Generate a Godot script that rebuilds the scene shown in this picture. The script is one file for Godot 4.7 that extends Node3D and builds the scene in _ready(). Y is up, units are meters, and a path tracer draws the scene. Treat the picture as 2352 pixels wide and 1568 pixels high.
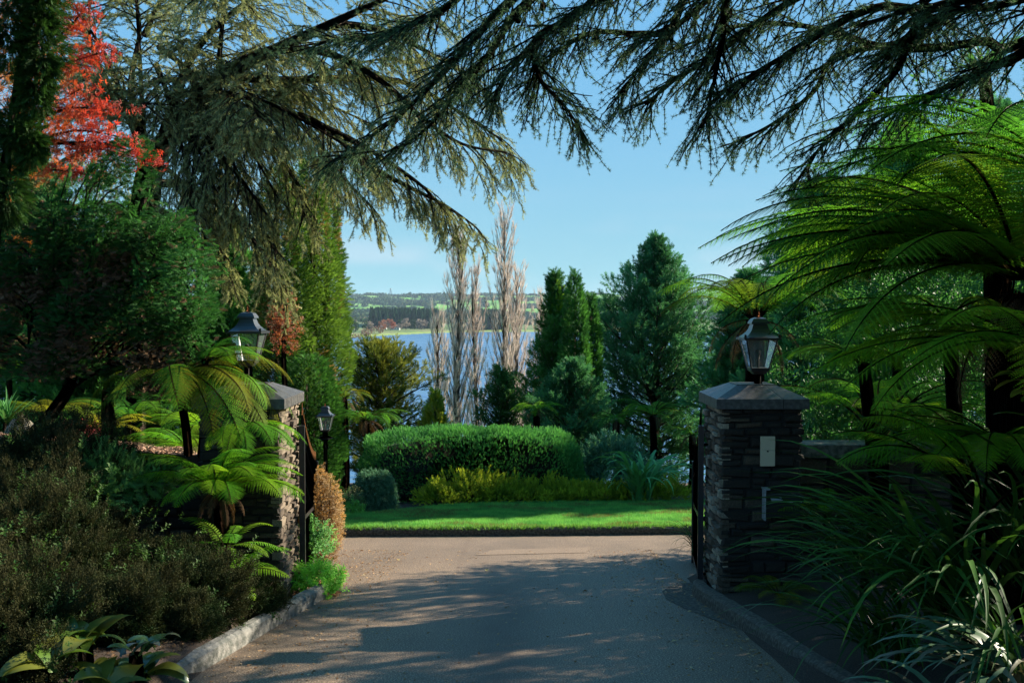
extends Node3D

# ---------------------------------------------------------------- helpers
var rng := RandomNumberGenerator.new()
var used := {}
var M := {}
var S := {}
var noise := FastNoiseLite.new()
var instance_total := 0

const PITCH := -0.0308
const FOCAL := 2240.0
const SUN_TO := Vector3(0.77, 0.44, -0.46)

class MB:
	var v := PackedVector3Array()
	var n := PackedVector3Array()
	var idx := PackedInt32Array()
	var uv := PackedVector2Array()
	var uv2 := PackedVector2Array()

	func tri(a: Vector3, b: Vector3, c: Vector3) -> void:
		var nn := (c - a).cross(b - a).normalized()
		var k := v.size()
		v.append(a); v.append(b); v.append(c)
		n.append(nn); n.append(nn); n.append(nn)
		idx.append(k); idx.append(k + 1); idx.append(k + 2)

	func quad(a: Vector3, b: Vector3, c: Vector3, d: Vector3) -> void:
		tri(a, b, c)
		tri(a, c, d)

	func out_quad(a: Vector3, b: Vector3, c: Vector3, d: Vector3, from: Vector3) -> void:
		var nn := (c - a).cross(b - a)
		if nn.dot((a + c) * 0.5 - from) < 0.0:
			quad(a, d, c, b)
		else:
			quad(a, b, c, d)

	func hexa(p: Array) -> void: # 4 bottom corners in order, then the 4 above them
		var mid := Vector3.ZERO
		for q in p:
			mid += q
		mid /= 8.0
		out_quad(p[0], p[1], p[2], p[3], mid)
		out_quad(p[4], p[5], p[6], p[7], mid)
		for i in 4:
			var j := (i + 1) % 4
			out_quad(p[i], p[j], p[4 + j], p[4 + i], mid)

	func box(t: Transform3D, s: Vector3) -> void:
		var p := []
		for y in [-0.5, 0.5]:
			for c in [[-0.5, -0.5], [0.5, -0.5], [0.5, 0.5], [-0.5, 0.5]]:
				p.append(t * Vector3(c[0] * s.x, y * s.y, c[1] * s.z))
		hexa(p)

	func tube(p: PackedVector3Array, r0: float, r1: float, sides: int, power := 1.0) -> void:
		var m := p.size()
		var k := v.size()
		for i in m:
			var t := (p[mini(i + 1, m - 1)] - p[maxi(i - 1, 0)]).normalized()
			var x := t.cross(Vector3(0.31, 0.17, 0.93)).normalized()
			var y := t.cross(x)
			var r := lerpf(r0, r1, pow(float(i) / float(m - 1), power))
			for s in sides:
				var a := TAU * s / sides
				var d := x * cos(a) + y * sin(a)
				v.append(p[i] + d * r)
				n.append(d)
		for i in m - 1:
			for s in sides:
				var a := k + i * sides + s
				var b := k + i * sides + (s + 1) % sides
				idx.append(a); idx.append(b); idx.append(a + sides)
				idx.append(b); idx.append(b + sides); idx.append(a + sides)

	func bar(a: Vector3, b: Vector3, r: float, sides := 6) -> void:
		tube(PackedVector3Array([a, b]), r, r, sides)

	func lathe(prof: Array, sides: int, t: Transform3D, turn := 0.0) -> void: # [Vector2(radius, height)], smooth
		var k := v.size()
		for i in prof.size():
			var q0: Vector2 = prof[maxi(i - 1, 0)]
			var q1: Vector2 = prof[mini(i + 1, prof.size() - 1)]
			var sl := (q1 - q0).normalized()
			for s in sides:
				var a := TAU * s / sides + turn
				v.append(t * Vector3(cos(a) * prof[i].x, prof[i].y, sin(a) * prof[i].x))
				n.append((t.basis * Vector3(cos(a) * sl.y, -sl.x, sin(a) * sl.y)).normalized())
		for i in prof.size() - 1:
			for s in sides:
				var a := k + i * sides + s
				var b := k + i * sides + (s + 1) % sides
				idx.append(a); idx.append(a + sides); idx.append(b)
				idx.append(b); idx.append(a + sides); idx.append(b + sides)

	func mesh(smooth := true) -> ArrayMesh:
		var m := ArrayMesh.new()
		add_to(m, null, smooth)
		return m

	func add_to(m: ArrayMesh, mat: Material, smooth := true, white := 0.0) -> void:
		var a := []
		a.resize(Mesh.ARRAY_MAX)
		a[Mesh.ARRAY_VERTEX] = v
		if smooth:
			a[Mesh.ARRAY_NORMAL] = n
		if uv.size() == v.size() and uv.size() > 0:
			a[Mesh.ARRAY_TEX_UV] = uv
		if uv2.size() == v.size() and uv2.size() > 0:
			a[Mesh.ARRAY_TEX_UV2] = uv2
		if white > 0.0:
			var c := PackedColorArray()
			c.resize(v.size())
			var r := RandomNumberGenerator.new()
			r.seed = v.size()
			for i in v.size() / 3:
				var k := 1.0 + r.randf_range(-white, white)
				var q := Color(k, k, k)
				c[i * 3] = q; c[i * 3 + 1] = q; c[i * 3 + 2] = q
			a[Mesh.ARRAY_COLOR] = c
		a[Mesh.ARRAY_INDEX] = idx
		m.add_surface_from_arrays(Mesh.PRIMITIVE_TRIANGLES, a)
		if mat:
			m.surface_set_material(m.get_surface_count() - 1, mat)

func at(px: float, py: float, d: float) -> Vector3: # the point at depth d that the photograph shows at (px, py) of 2352 x 1568
	var c := Vector3((px - 1176.0) / FOCAL, -(py - 784.0) / FOCAL, -1.0).rotated(Vector3.RIGHT, PITCH)
	return Vector3(0, 1.6, 0) + c * (d / -c.z)

func rf(a: float, b: float) -> float:
	return rng.randf_range(a, b)

func rv() -> Vector3:
	return Vector3(rng.randf_range(-1, 1), rng.randf_range(-1, 1), rng.randf_range(-1, 1))

func numbered(called: String) -> String:
	used[called] = used.get(called, 0) + 1
	return called if used[called] == 1 else "%s_%03d" % [called, used[called] - 1]

func tag(o: Node, label: String, category: String, group := "") -> void:
	o.set_meta("label", label)
	o.set_meta("category", category)
	if group:
		o.set_meta("group", group)

func thing(called: String, label: String, category: String, pos := Vector3.ZERO, group := "") -> Node3D:
	var o := Node3D.new()
	o.name = numbered(called)
	add_child(o)
	o.position = pos
	tag(o, label, category, group)
	return o

func part(called: String, mesh: Mesh, mat: Material, parent: Node, t := Transform3D()) -> MeshInstance3D:
	var o := MeshInstance3D.new()
	o.name = called
	o.mesh = mesh
	if mat:
		o.material_override = mat
	o.transform = t
	parent.add_child(o, true)
	return o

func structure(called: String, mesh: Mesh, mat: Material) -> MeshInstance3D:
	var o := part(numbered(called), mesh, mat, self)
	o.set_meta("kind", "structure")
	return o

class Scatter: # copies of one small mesh, with a tint each
	var where: Array[Transform3D] = []
	var tint := PackedColorArray()

func copies(called: String, mesh: Mesh, mat: Material, sc: Scatter, parent: Node, origin := Vector3.ZERO, kind := "stuff") -> MultiMeshInstance3D:
	var mm := MultiMesh.new()
	mm.transform_format = MultiMesh.TRANSFORM_3D
	mm.use_colors = true
	mm.mesh = mesh
	mm.instance_count = sc.where.size()
	instance_total += sc.where.size()
	for i in sc.where.size():
		var t: Transform3D = sc.where[i]
		t.origin -= origin
		mm.set_instance_transform(i, t)
		mm.set_instance_color(i, sc.tint[i])
	var o := MultiMeshInstance3D.new()
	o.name = called
	o.multimesh = mm
	o.material_override = mat
	if kind:
		o.set_meta("kind", kind)
	parent.add_child(o, true)
	return o

func aim(y: Vector3, spin: float) -> Basis: # a turn that takes +Y to y
	y = y.normalized()
	var x := y.cross(Vector3(0.27, 0.11, 0.95))
	if x.length() < 0.05:
		x = y.cross(Vector3(1, 0, 0))
	x = x.normalized()
	return Basis(x, y, x.cross(y)).rotated(y, spin)

func put(sc: Scatter, p: Vector3, y: Vector3, size: float, c: Color) -> void:
	sc.where.append(Transform3D(aim(y, rng.randf() * TAU).scaled(Vector3(size, size, size)), p))
	sc.tint.append(c)

func mixc(a: Color, b: Color, t: float, spread := 0.25) -> Color:
	var c := a.lerp(b, t)
	var k := 1.0 + rng.randf_range(-spread, spread)
	return Color(c.r * k, c.g * k, c.b * k)

func spline(ctrl: Array, each := 5) -> PackedVector3Array:
	var out := PackedVector3Array()
	var m := ctrl.size()
	for i in m - 1:
		var p0: Vector3 = ctrl[maxi(i - 1, 0)]
		var p1: Vector3 = ctrl[i]
		var p2: Vector3 = ctrl[i + 1]
		var p3: Vector3 = ctrl[mini(i + 2, m - 1)]
		for k in each:
			out.append(p1.cubic_interpolate(p2, p0, p3, float(k) / each))
	out.append(ctrl[m - 1])
	return out

func stretch(p0: Vector3, dir: Vector3, length: float, steps: int, gravity: float, wander: float) -> PackedVector3Array:
	var out := PackedVector3Array([p0])
	var d := dir.normalized()
	var st := length / steps
	for i in steps:
		d = (d + Vector3(0, -gravity * st, 0) + rv() * wander).normalized()
		p0 += d * st
		out.append(p0)
	return out

func along(p: PackedVector3Array, t: float) -> Vector3:
	var f := clampf(t, 0.0, 0.9999) * (p.size() - 1)
	var i := int(f)
	return p[i].lerp(p[i + 1], f - i)

func prof(list: Array, t: float) -> float:
	for i in list.size() - 1:
		if t <= list[i + 1].x:
			return lerpf(list[i].y, list[i + 1].y, clampf((t - list[i].x) / maxf(list[i + 1].x - list[i].x, 0.0001), 0, 1))
	return list[list.size() - 1].y

# ---------------------------------------------------------------- materials
func lin(r: float, g: float, b: float) -> Color:
	return Color(r, g, b).linear_to_srgb()

func plain(r: float, g: float, b: float, rough := 0.8, spec := 0.5) -> StandardMaterial3D:
	var m := StandardMaterial3D.new()
	m.albedo_color = lin(r, g, b)
	m.roughness = rough
	m.metallic_specular = spec
	return m

func noise_tex(freq: float, ramp: Array, size := 512, octaves := 5, kind := FastNoiseLite.TYPE_SIMPLEX_SMOOTH, sd := 1, normal := 0.0) -> NoiseTexture2D:
	var f := FastNoiseLite.new()
	f.noise_type = kind
	f.frequency = freq
	f.fractal_octaves = octaves
	f.seed = sd
	var t := NoiseTexture2D.new()
	t.width = size
	t.height = size
	t.seamless = true
	t.noise = f
	if normal > 0.0:
		t.as_normal_map = true
		t.bump_strength = normal
	elif ramp.size():
		var g := Gradient.new()
		var offs := PackedFloat32Array()
		var cols := PackedColorArray()
		for r in ramp:
			offs.append(r[0])
			cols.append(lin(r[1], r[2], r[3]))
		g.offsets = offs
		g.colors = cols
		t.color_ramp = g
	return t

func textured(ramp: Array, freq: float, scale: float, rough: float, bump: float, bump_freq := 0.05, sd := 1, octaves := 5) -> StandardMaterial3D:
	var m := StandardMaterial3D.new()
	m.albedo_texture = noise_tex(freq, ramp, 512, octaves, FastNoiseLite.TYPE_SIMPLEX_SMOOTH, sd)
	m.roughness = rough
	m.uv1_triplanar = true
	m.uv1_world_triplanar = true
	m.uv1_scale = Vector3.ONE * scale
	if bump > 0.0:
		m.normal_enabled = true
		m.normal_texture = noise_tex(bump_freq, [], 512, 5, FastNoiseLite.TYPE_SIMPLEX_SMOOTH, sd + 7, bump)
	return m

func leafy(rough := 0.5, back := 0.75, spec := 0.4, tint := Color(1, 1, 0.75)) -> StandardMaterial3D:
	var m := StandardMaterial3D.new()
	m.vertex_color_use_as_albedo = true
	m.roughness = rough
	m.metallic_specular = spec
	m.backlight_enabled = true
	m.backlight = Color(tint.r * back, tint.g * back, tint.b * back).linear_to_srgb()
	return m

func leaf_plain(r: float, g: float, b: float, rough := 0.5, back := 0.8, spec := 0.4) -> StandardMaterial3D:
	var m := plain(r, g, b, rough, spec)
	m.vertex_color_use_as_albedo = true
	m.backlight_enabled = true
	m.backlight = Color(back, back, back * 0.6).linear_to_srgb()
	return m

func wear() -> ImageTexture: # the drive as it is worn: wheel tracks, a dark line of drips between them, patches
	var f := FastNoiseLite.new()
	f.frequency = 0.02
	f.fractal_octaves = 4
	f.seed = 77
	var im := Image.create(384, 384, false, Image.FORMAT_RGB8)
	for y in 384:
		for x in 384:
			var px := -4.0 + 8.0 * x / 384.0
			var d := 3.0 + 12.0 * y / 384.0
			var a := f.get_noise_2d(px * 26.0, d * 14.0)
			var b := f.get_noise_2d(px * 110.0 + 300.0, d * 70.0)
			var k := 0.88 + 0.22 * a + 0.12 * b
			var mid := exp(-pow((px + 0.12 + 0.1 * a) / 0.3, 2.0)) * (1.0 - smoothstep(8.6, 10.2, d))
			k -= mid * (0.34 + 0.3 * b)
			k += 0.1 * (exp(-pow((px - 0.75) / 0.3, 2.0)) + exp(-pow((px + 0.95) / 0.3, 2.0)))
			k -= 0.3 * smoothstep(1.25, 1.75, absf(px)) * (1.0 - smoothstep(8.2, 9.2, d)) * (0.7 + b)
			k = clampf(k, 0.3, 1.0)
			im.set_pixel(x, y, Color(k, k, k).linear_to_srgb())
	return ImageTexture.create_from_image(im)

func materials() -> void:
	M.needle = leafy(0.6, 0.6, 0.2)
	M.leaf = leafy(0.5, 0.9, 0.3)
	M.scale = leafy(0.6, 0.65, 0.2)
	M.red = leafy(0.5, 1.0, 0.35, Color(1, 0.8, 0.6))
	M.dry = leafy(0.8, 0.4, 0.2)
	M.grass = leafy(0.6, 0.8, 0.3)
	M.far = leafy(0.9, 0.2, 0.1)
	M.twig = leafy(0.85, 0.0, 0.2)
	M.twig.backlight_enabled = false
	for k in [M.needle, M.leaf, M.scale, M.grass]:
		k.albedo_color = lin(1.6, 2.0, 1.45)
	M.shoot = leafy(0.8, 0.7, 0.2, Color(1, 0.9, 0.82))
	M.bark = textured([[0.0, 0.045, 0.036, 0.028], [0.45, 0.13, 0.105, 0.08], [0.75, 0.23, 0.195, 0.15], [1.0, 0.36, 0.32, 0.25]], 0.03, 2.2, 0.9, 6.0, 0.04, 3)
	M.bark_dark = textured([[0.0, 0.012, 0.01, 0.008], [0.6, 0.035, 0.028, 0.02], [1.0, 0.08, 0.065, 0.05]], 0.03, 3.0, 0.95, 6.0, 0.04, 4)
	M.bark_pale = textured([[0.0, 0.1, 0.085, 0.07], [0.5, 0.22, 0.19, 0.16], [1.0, 0.4, 0.36, 0.31]], 0.02, 0.7, 0.9, 4.0, 0.04, 5)
	M.fern_trunk = textured([[0.0, 0.01, 0.007, 0.005], [0.55, 0.035, 0.02, 0.012], [1.0, 0.12, 0.06, 0.03]], 0.05, 3.5, 1.0, 8.0, 0.06, 6)
	M.asphalt = textured([[0.0, 0.03, 0.02, 0.012], [0.3, 0.08, 0.054, 0.032], [0.47, 0.138, 0.092, 0.055], [0.58, 0.19, 0.128, 0.077], [0.68, 0.35, 0.255, 0.165], [1.0, 0.74, 0.6, 0.43]], 0.17, 0.8, 0.62, 1.2, 0.3, 7, 4)
	M.asphalt.detail_enabled = true
	M.asphalt.detail_blend_mode = BaseMaterial3D.BLEND_MODE_MUL
	M.asphalt.detail_albedo = wear()
	M.asphalt.detail_uv_layer = BaseMaterial3D.DETAIL_UV_2
	M.patch = textured([[0.0, 0.055, 0.037, 0.023], [0.5, 0.165, 0.112, 0.068], [0.7, 0.35, 0.255, 0.165], [1.0, 0.64, 0.5, 0.35]], 0.17, 0.9, 0.62, 1.2, 0.3, 8, 4)
	M.concrete = textured([[0.0, 0.03, 0.035, 0.026], [0.35, 0.09, 0.095, 0.08], [0.6, 0.17, 0.165, 0.145], [1.0, 0.28, 0.27, 0.24]], 0.018, 1.3, 0.85, 3.0, 0.08, 9)
	M.kerb_dark = textured([[0.0, 0.02, 0.017, 0.012], [0.5, 0.07, 0.058, 0.042], [1.0, 0.2, 0.17, 0.12]], 0.03, 1.5, 0.9, 3.0, 0.08, 10)
	M.slate = textured([[0.0, 0.03, 0.03, 0.029], [0.5, 0.06, 0.058, 0.055], [1.0, 0.12, 0.115, 0.105]], 0.02, 2.0, 0.42, 2.0, 0.08, 11)
	M.mortar = textured([[0.0, 0.01, 0.009, 0.008], [1.0, 0.03, 0.027, 0.024]], 0.05, 4.0, 0.95, 3.0, 0.1, 12)
	M.mulch = textured([[0.0, 0.035, 0.02, 0.012], [0.4, 0.11, 0.06, 0.035], [0.7, 0.26, 0.15, 0.09], [1.0, 0.5, 0.32, 0.21]], 0.09, 2.2, 0.95, 7.0, 0.12, 13)
	M.soil = textured([[0.0, 0.012, 0.008, 0.005], [0.5, 0.032, 0.02, 0.012], [0.8, 0.08, 0.05, 0.03], [1.0, 0.2, 0.12, 0.07]], 0.06, 2.0, 0.95, 6.0, 0.1, 14)
	M.turf = textured([[0.0, 0.03, 0.08, 0.015], [0.5, 0.05, 0.14, 0.025], [1.0, 0.12, 0.19, 0.05]], 0.02, 0.6, 0.9, 4.0, 0.1, 15)
	var stone_tones := [[0.019, 0.0135, 0.0085], [0.075, 0.053, 0.033], [0.2, 0.155, 0.105], [0.31, 0.25, 0.175]]
	M.stones = []
	for i in 4:
		var c = stone_tones[i]
		M.stones.append(textured([[0.0, c[0] * 0.45, c[1] * 0.45, c[2] * 0.45], [0.5, c[0], c[1], c[2]], [1.0, c[0] * 1.7, c[1] * 1.65, c[2] * 1.6]], 0.03, 2.6 + i * 0.3, 0.85, 5.0, 0.05, 20 + i))
	M.iron = plain(0.012, 0.012, 0.013, 0.38)
	M.iron_rail = plain(0.3, 0.3, 0.29, 0.4)
	M.spear = plain(0.42, 0.2, 0.09, 0.5)
	M.paint = plain(0.012, 0.013, 0.014, 0.3)
	M.paint.clearcoat_enabled = true
	M.paint.clearcoat = 0.5
	M.galv = plain(0.42, 0.41, 0.36, 0.45)
	M.plate = plain(0.55, 0.44, 0.3, 0.7, 0.3)
	M.copper = plain(0.35, 0.14, 0.07, 0.5)
	M.bulb = plain(0.75, 0.74, 0.7, 0.25)
	M.glass = StandardMaterial3D.new()
	M.glass.albedo_color = Color(0.85, 0.92, 0.9, 0.1)
	M.glass.transparency = BaseMaterial3D.TRANSPARENCY_ALPHA
	M.glass.roughness = 0.03
	M.steel = plain(0.3, 0.3, 0.3, 0.35)
	M.white = plain(0.75, 0.74, 0.7, 0.7)
	M.roof = plain(0.2, 0.16, 0.14, 0.8)
	M.boulder = textured([[0.0, 0.06, 0.055, 0.04], [0.5, 0.2, 0.18, 0.13], [1.0, 0.42, 0.39, 0.3]], 0.02, 1.8, 0.9, 5.0, 0.05, 31)
	M.water = StandardMaterial3D.new()
	M.water.albedo_color = lin(0.06, 0.14, 0.25)
	M.water.roughness = 0.16
	M.water.normal_enabled = true
	M.water.normal_texture = noise_tex(0.03, [], 512, 5, FastNoiseLite.TYPE_SIMPLEX_SMOOTH, 33, 3.5)
	M.water.uv1_triplanar = true
	M.water.uv1_world_triplanar = true
	M.water.uv1_scale = Vector3(0.0035, 0.01, 0.016)
	M.water.roughness = 1.0
	M.water.roughness_texture = noise_tex(0.008, [[0.0, 0.02, 0.02, 0.02], [0.45, 0.05, 0.05, 0.05], [0.6, 0.12, 0.12, 0.12], [1.0, 0.22, 0.22, 0.22]], 512, 4, FastNoiseLite.TYPE_SIMPLEX_SMOOTH, 55)
	M.rachis = plain(0.11, 0.085, 0.03, 0.7)
	M.rachis_pale = plain(0.22, 0.15, 0.085, 0.6)
	M.fern = [leaf_plain(0.11, 0.33, 0.035, 0.6, 1.2, 0.2), leaf_plain(0.16, 0.38, 0.035, 0.6, 1.2, 0.2), leaf_plain(0.09, 0.31, 0.04, 0.6, 1.3, 0.2), leaf_plain(0.2, 0.36, 0.03, 0.6, 1.2, 0.2)]
	M.fern_bright = [leaf_plain(0.2, 0.46, 0.03, 0.6, 1.3, 0.2), leaf_plain(0.27, 0.5, 0.03, 0.6, 1.3, 0.2), leaf_plain(0.15, 0.42, 0.035, 0.6, 1.3, 0.2)]
	M.fern_gold = [leaf_plain(0.26, 0.27, 0.022, 0.6, 1.2, 0.2), leaf_plain(0.16, 0.25, 0.025, 0.6, 1.2, 0.2)]
	M.fern_dead = [leaf_plain(0.2, 0.11, 0.055, 0.8, 0.5), leaf_plain(0.13, 0.07, 0.035, 0.8, 0.5)]
	M.flax = [leaf_plain(0.04, 0.12, 0.02, 0.6, 0.5, 0.2), leaf_plain(0.06, 0.16, 0.025, 0.6, 0.5, 0.2), leaf_plain(0.02, 0.06, 0.015, 0.6, 0.4, 0.2), leaf_plain(0.03, 0.09, 0.015, 0.45, 0.4, 0.35)]
	M.flax_blue = [leaf_plain(0.08, 0.27, 0.085, 0.55, 0.5, 0.25), leaf_plain(0.13, 0.34, 0.11, 0.55, 0.5, 0.25)]
	M.strap = [leaf_plain(0.05, 0.11, 0.045, 0.36, 0.2, 0.4), leaf_plain(0.07, 0.13, 0.07, 0.36, 0.2, 0.4), leaf_plain(0.12, 0.12, 0.07, 0.42, 0.2, 0.35)]
	M.broad = [leaf_plain(0.09, 0.17, 0.025, 0.3, 0.7, 0.55), leaf_plain(0.06, 0.12, 0.04, 0.25, 0.6, 0.6), leaf_plain(0.17, 0.19, 0.03, 0.35, 0.8, 0.5), leaf_plain(0.16, 0.2, 0.19, 0.2, 0.5, 0.7)]

# ---------------------------------------------------------------- small foliage meshes, each one unit long along +Y
func needle(mb: MB, a: Vector3, b: Vector3, w: float) -> void:
	var side := (b - a).cross(rv()).normalized() * w
	mb.tri(a - side, b, a + side)

func leaf_shape(mb: MB, a: Vector3, dir: Vector3, up: Vector3, length: float, w: float, sag := 0.12) -> void:
	var x := dir.cross(up).normalized()
	var u := x.cross(dir).normalized()
	var m := a + dir * length * 0.45
	var tip := a + dir * length - u * length * sag
	var l := m + x * w * 0.5 + u * w * 0.12
	var r := m - x * w * 0.5 + u * w * 0.12
	mb.tri(a, l, m); mb.tri(a, m, r); mb.tri(l, tip, m); mb.tri(m, tip, r)

func sprigs() -> void:
	rng.seed = 11
	var mb := MB.new()
	for i in 15: # star of cedar needles
		var d := (rv() + Vector3(0, 0.55, 0)).normalized()
		needle(mb, d * 0.06, d * rf(0.8, 1.1), 0.05)
	S.rosette = mb.mesh(false)
	mb = MB.new()
	for k in 6: # cedar twig: several stars on a stalk
		var b := Vector3(rf(-0.06, 0.06), k * 0.17, rf(-0.06, 0.06))
		for i in 8:
			var d := (rv() + Vector3(0, 0.35, 0)).normalized()
			needle(mb, b, b + d * rf(0.2, 0.32), 0.026)
	mb.quad(Vector3(-0.012, 0, 0), Vector3(-0.008, 1, 0), Vector3(0.008, 1, 0), Vector3(0.012, 0, 0))
	S.cedar = mb.mesh(false)
	S.spray = []
	for q in 3:
		mb = MB.new()
		var bend := rf(-0.25, 0.25)
		for i in 9: # flat fan of scale leaves
			var y := 0.05 + i * 0.1
			for s in [-1.0, 1.0]:
				var l := (0.42 - 0.03 * i) * rf(0.75, 1.1)
				var a := Vector3(bend * y * y, y, 0.0)
				var e := a + Vector3(s * l * 0.75, l * 0.75, rf(-0.1, 0.1))
				var w := 0.05
				mb.tri(a - Vector3(0, w, 0), e, a + Vector3(0, w, 0.03))
				var mid := a.lerp(e, 0.55)
				mb.tri(mid - Vector3(0, w * 0.6, 0), mid + Vector3(s * l * 0.1, l * 0.42, rf(-0.06, 0.06)), mid + Vector3(s * w, w * 0.6, 0))
		S.spray.append(mb.mesh(false))
	mb = MB.new()
	for i in 30: # bushy conifer plume
		var y := rng.randf() * 0.85
		var a := rng.randf() * TAU
		var b := Vector3(cos(a) * 0.03, y, sin(a) * 0.03)
		needle(mb, b, b + Vector3(cos(a) * 0.2, rf(0.14, 0.26), sin(a) * 0.2) * (1.15 - y * 0.5), 0.034)
	S.plume = mb.mesh(false)
	S.leafy = []
	for q in 3:
		mb = MB.new()
		for i in 9: # twig of oval leaves
			var y := 0.08 + i * 0.1
			var a := i * 2.4 + rf(-0.4, 0.4)
			var d := Vector3(cos(a), rf(0.3, 0.9), sin(a)).normalized()
			leaf_shape(mb, Vector3(0, y, 0), d, Vector3.UP, rf(0.26, 0.38), 0.17)
		S.leafy.append(mb.mesh(false))
	mb = MB.new()
	for i in 16: # fine heath twigs
		var a := rng.randf() * TAU
		var y := rng.randf() * 0.5
		var e := Vector3(cos(a) * rf(0.1, 0.35), y + rf(0.3, 0.55), sin(a) * rf(0.1, 0.35))
		needle(mb, Vector3(0, y, 0), e, 0.012)
		for k in 3:
			var p := Vector3(0, y, 0).lerp(e, 0.4 + 0.25 * k)
			needle(mb, p, p + (rv() + Vector3(0, 0.6, 0)) * 0.11, 0.025)
	S.heath = mb.mesh(false)
	mb = MB.new()
	for i in 12: # bare poplar shoots
		var a := rng.randf() * TAU
		var y := rng.randf() * 0.45
		var e := Vector3(cos(a) * 0.13, y + rf(0.4, 0.6), sin(a) * 0.13)
		needle(mb, Vector3(0, y, 0), e, 0.0095)
	S.shoots = mb.mesh(false)
	S.maple = []
	for q in 2:
		mb = MB.new()
		for j in 5: # spray of five-pointed maple leaves
			var o := Vector3(rf(-0.35, 0.35), 0.2 * j, rf(-0.35, 0.35))
			var dir := (Vector3(rf(-1, 1), rf(-0.6, 0.3), rf(-1, 1))).normalized()
			var up := (Vector3(rf(-0.4, 0.4), 1, rf(-0.4, 0.4))).normalized()
			var x := dir.cross(up).normalized()
			for f in [[-1.9, 0.24], [-0.95, 0.38], [0.0, 0.46], [0.95, 0.38], [1.9, 0.24]]:
				var dd: Vector3 = dir * cos(f[0]) + x * sin(f[0])
				var pp: Vector3 = -dir * sin(f[0]) + x * cos(f[0])
				mb.tri(o, o + dd * f[1] * 0.4 + pp * 0.055, o + dd * f[1] - up.cross(x) * 0.02 - Vector3(0, 0.06, 0))
				mb.tri(o, o + dd * f[1] - Vector3(0, 0.06, 0), o + dd * f[1] * 0.4 - pp * 0.055)
		S.maple.append(mb.mesh(false))
	mb = MB.new()
	for i in 7: # grass tuft
		var a := rng.randf() * TAU
		var o := Vector3(cos(a), 0, sin(a)) * rf(0, 0.35)
		var t := o + Vector3(cos(a) * rf(0.1, 0.5), rf(0.7, 1.1), sin(a) * rf(0.1, 0.5))
		var side := Vector3(-sin(a), 0, cos(a)) * 0.06
		mb.tri(o - side, t, o + side)
	S.tuft = mb.mesh(false)
	mb = MB.new()
	for k in 5: # far conifer
		var y := 0.05 + k * 0.19
		for i in 9:
			var a := TAU * i / 9.0 + k * 0.4
			var b := TAU * (i + 1) / 9.0 + k * 0.4
			var r := (0.3 - k * 0.052) * rf(0.75, 1.2)
			mb.tri(Vector3(cos(a) * r, y, sin(a) * r), Vector3(0, y + 0.3, 0), Vector3(cos(b) * r * 0.9, y + rf(-0.03, 0.03), sin(b) * r * 0.9))
	S.far_pine = mb.mesh(false)
	mb = MB.new()
	for i in 26: # far leaf clump
		var d := rv().normalized()
		var x := d.cross(rv()).normalized()
		var c := d * rf(0.5, 1.0)
		mb.quad(c - x * 0.3, c + d.cross(x) * 0.3, c + x * 0.3, c - d.cross(x) * 0.3)
	S.clump = mb.mesh(false)
	mb = MB.new()
	leaf_shape(mb, Vector3(0, 0.02, 0), Vector3(1, 0, 0), Vector3.UP, 1.0, 0.6, 0.15)
	S.litter = mb.mesh(false)
	mb = MB.new()
	mb.hexa([Vector3(-0.5, 0, -0.14), Vector3(0.5, 0, -0.1), Vector3(0.5, 0, 0.12), Vector3(-0.5, 0, 0.1), Vector3(-0.45, 0.1, -0.1), Vector3(0.42, 0.13, -0.08), Vector3(0.44, 0.1, 0.1), Vector3(-0.4, 0.12, 0.06)])
	S.chip = mb.mesh(false)
	S.stone = []
	for q in 8: # a walling stone: x along the wall, z out of it
		mb = MB.new()
		var back := []
		var mid := []
		var front := []
		for c in [[-1, -1], [1, -1], [1, 1], [-1, 1]]:
			back.append(Vector3(c[0] * 0.48, c[1] * 0.46, -0.5))
			mid.append(Vector3(c[0] * rf(0.45, 0.5), c[1] * rf(0.41, 0.5), rf(0.1, 0.3)))
			front.append(Vector3(c[0] * rf(0.34, 0.44), c[1] * rf(0.26, 0.4), rf(0.38, 0.52)))
		for r in [[back, mid], [mid, front]]:
			for i in 4:
				var j := (i + 1) % 4
				mb.out_quad(r[0][i], r[0][j], r[1][j], r[1][i], Vector3.ZERO)
		mb.out_quad(front[0], front[1], front[2], front[3], Vector3.ZERO)
		S.stone.append(mb.mesh())

# ---------------------------------------------------------------- plants
func mound(o: Node3D, called: String, mesh: Mesh, mat: Material, c: Vector3, r: Vector3, n: int, size: float, c0: Color, c1: Color, lumps := 0.18, freq := 1.6, upward := 0.5, shell := 0.45, low := -0.35, boxy := 2.0, clump := 0.0) -> void:
	var sc := Scatter.new()
	for i in n:
		var d := rv()
		while d.length() > 1.0 or d.length() < 0.1 or d.normalized().y < low:
			d = rv()
		d = d.normalized()
		var k := pow(pow(absf(d.x), boxy) + pow(absf(d.y), boxy) + pow(absf(d.z), boxy), -1.0 / boxy)
		var f := noise.get_noise_3dv(d * k * r * freq * 10.0 + c * 7.0)
		var e := k * (1.0 + lumps * f * 2.0) * (1.0 - shell * pow(rng.randf(), 1.7))
		var p := c + d * r * e
		var out := (d / r).normalized() + Vector3(0, upward, 0) + rv() * 0.45
		put(sc, p, out, size * rf(0.7, 1.3), mixc(c0, c1, clampf(0.5 + f * 1.2 + rf(-0.3, 0.3), 0, 1)))
	copies(called, mesh, mat, sc, o, o.position)

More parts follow.
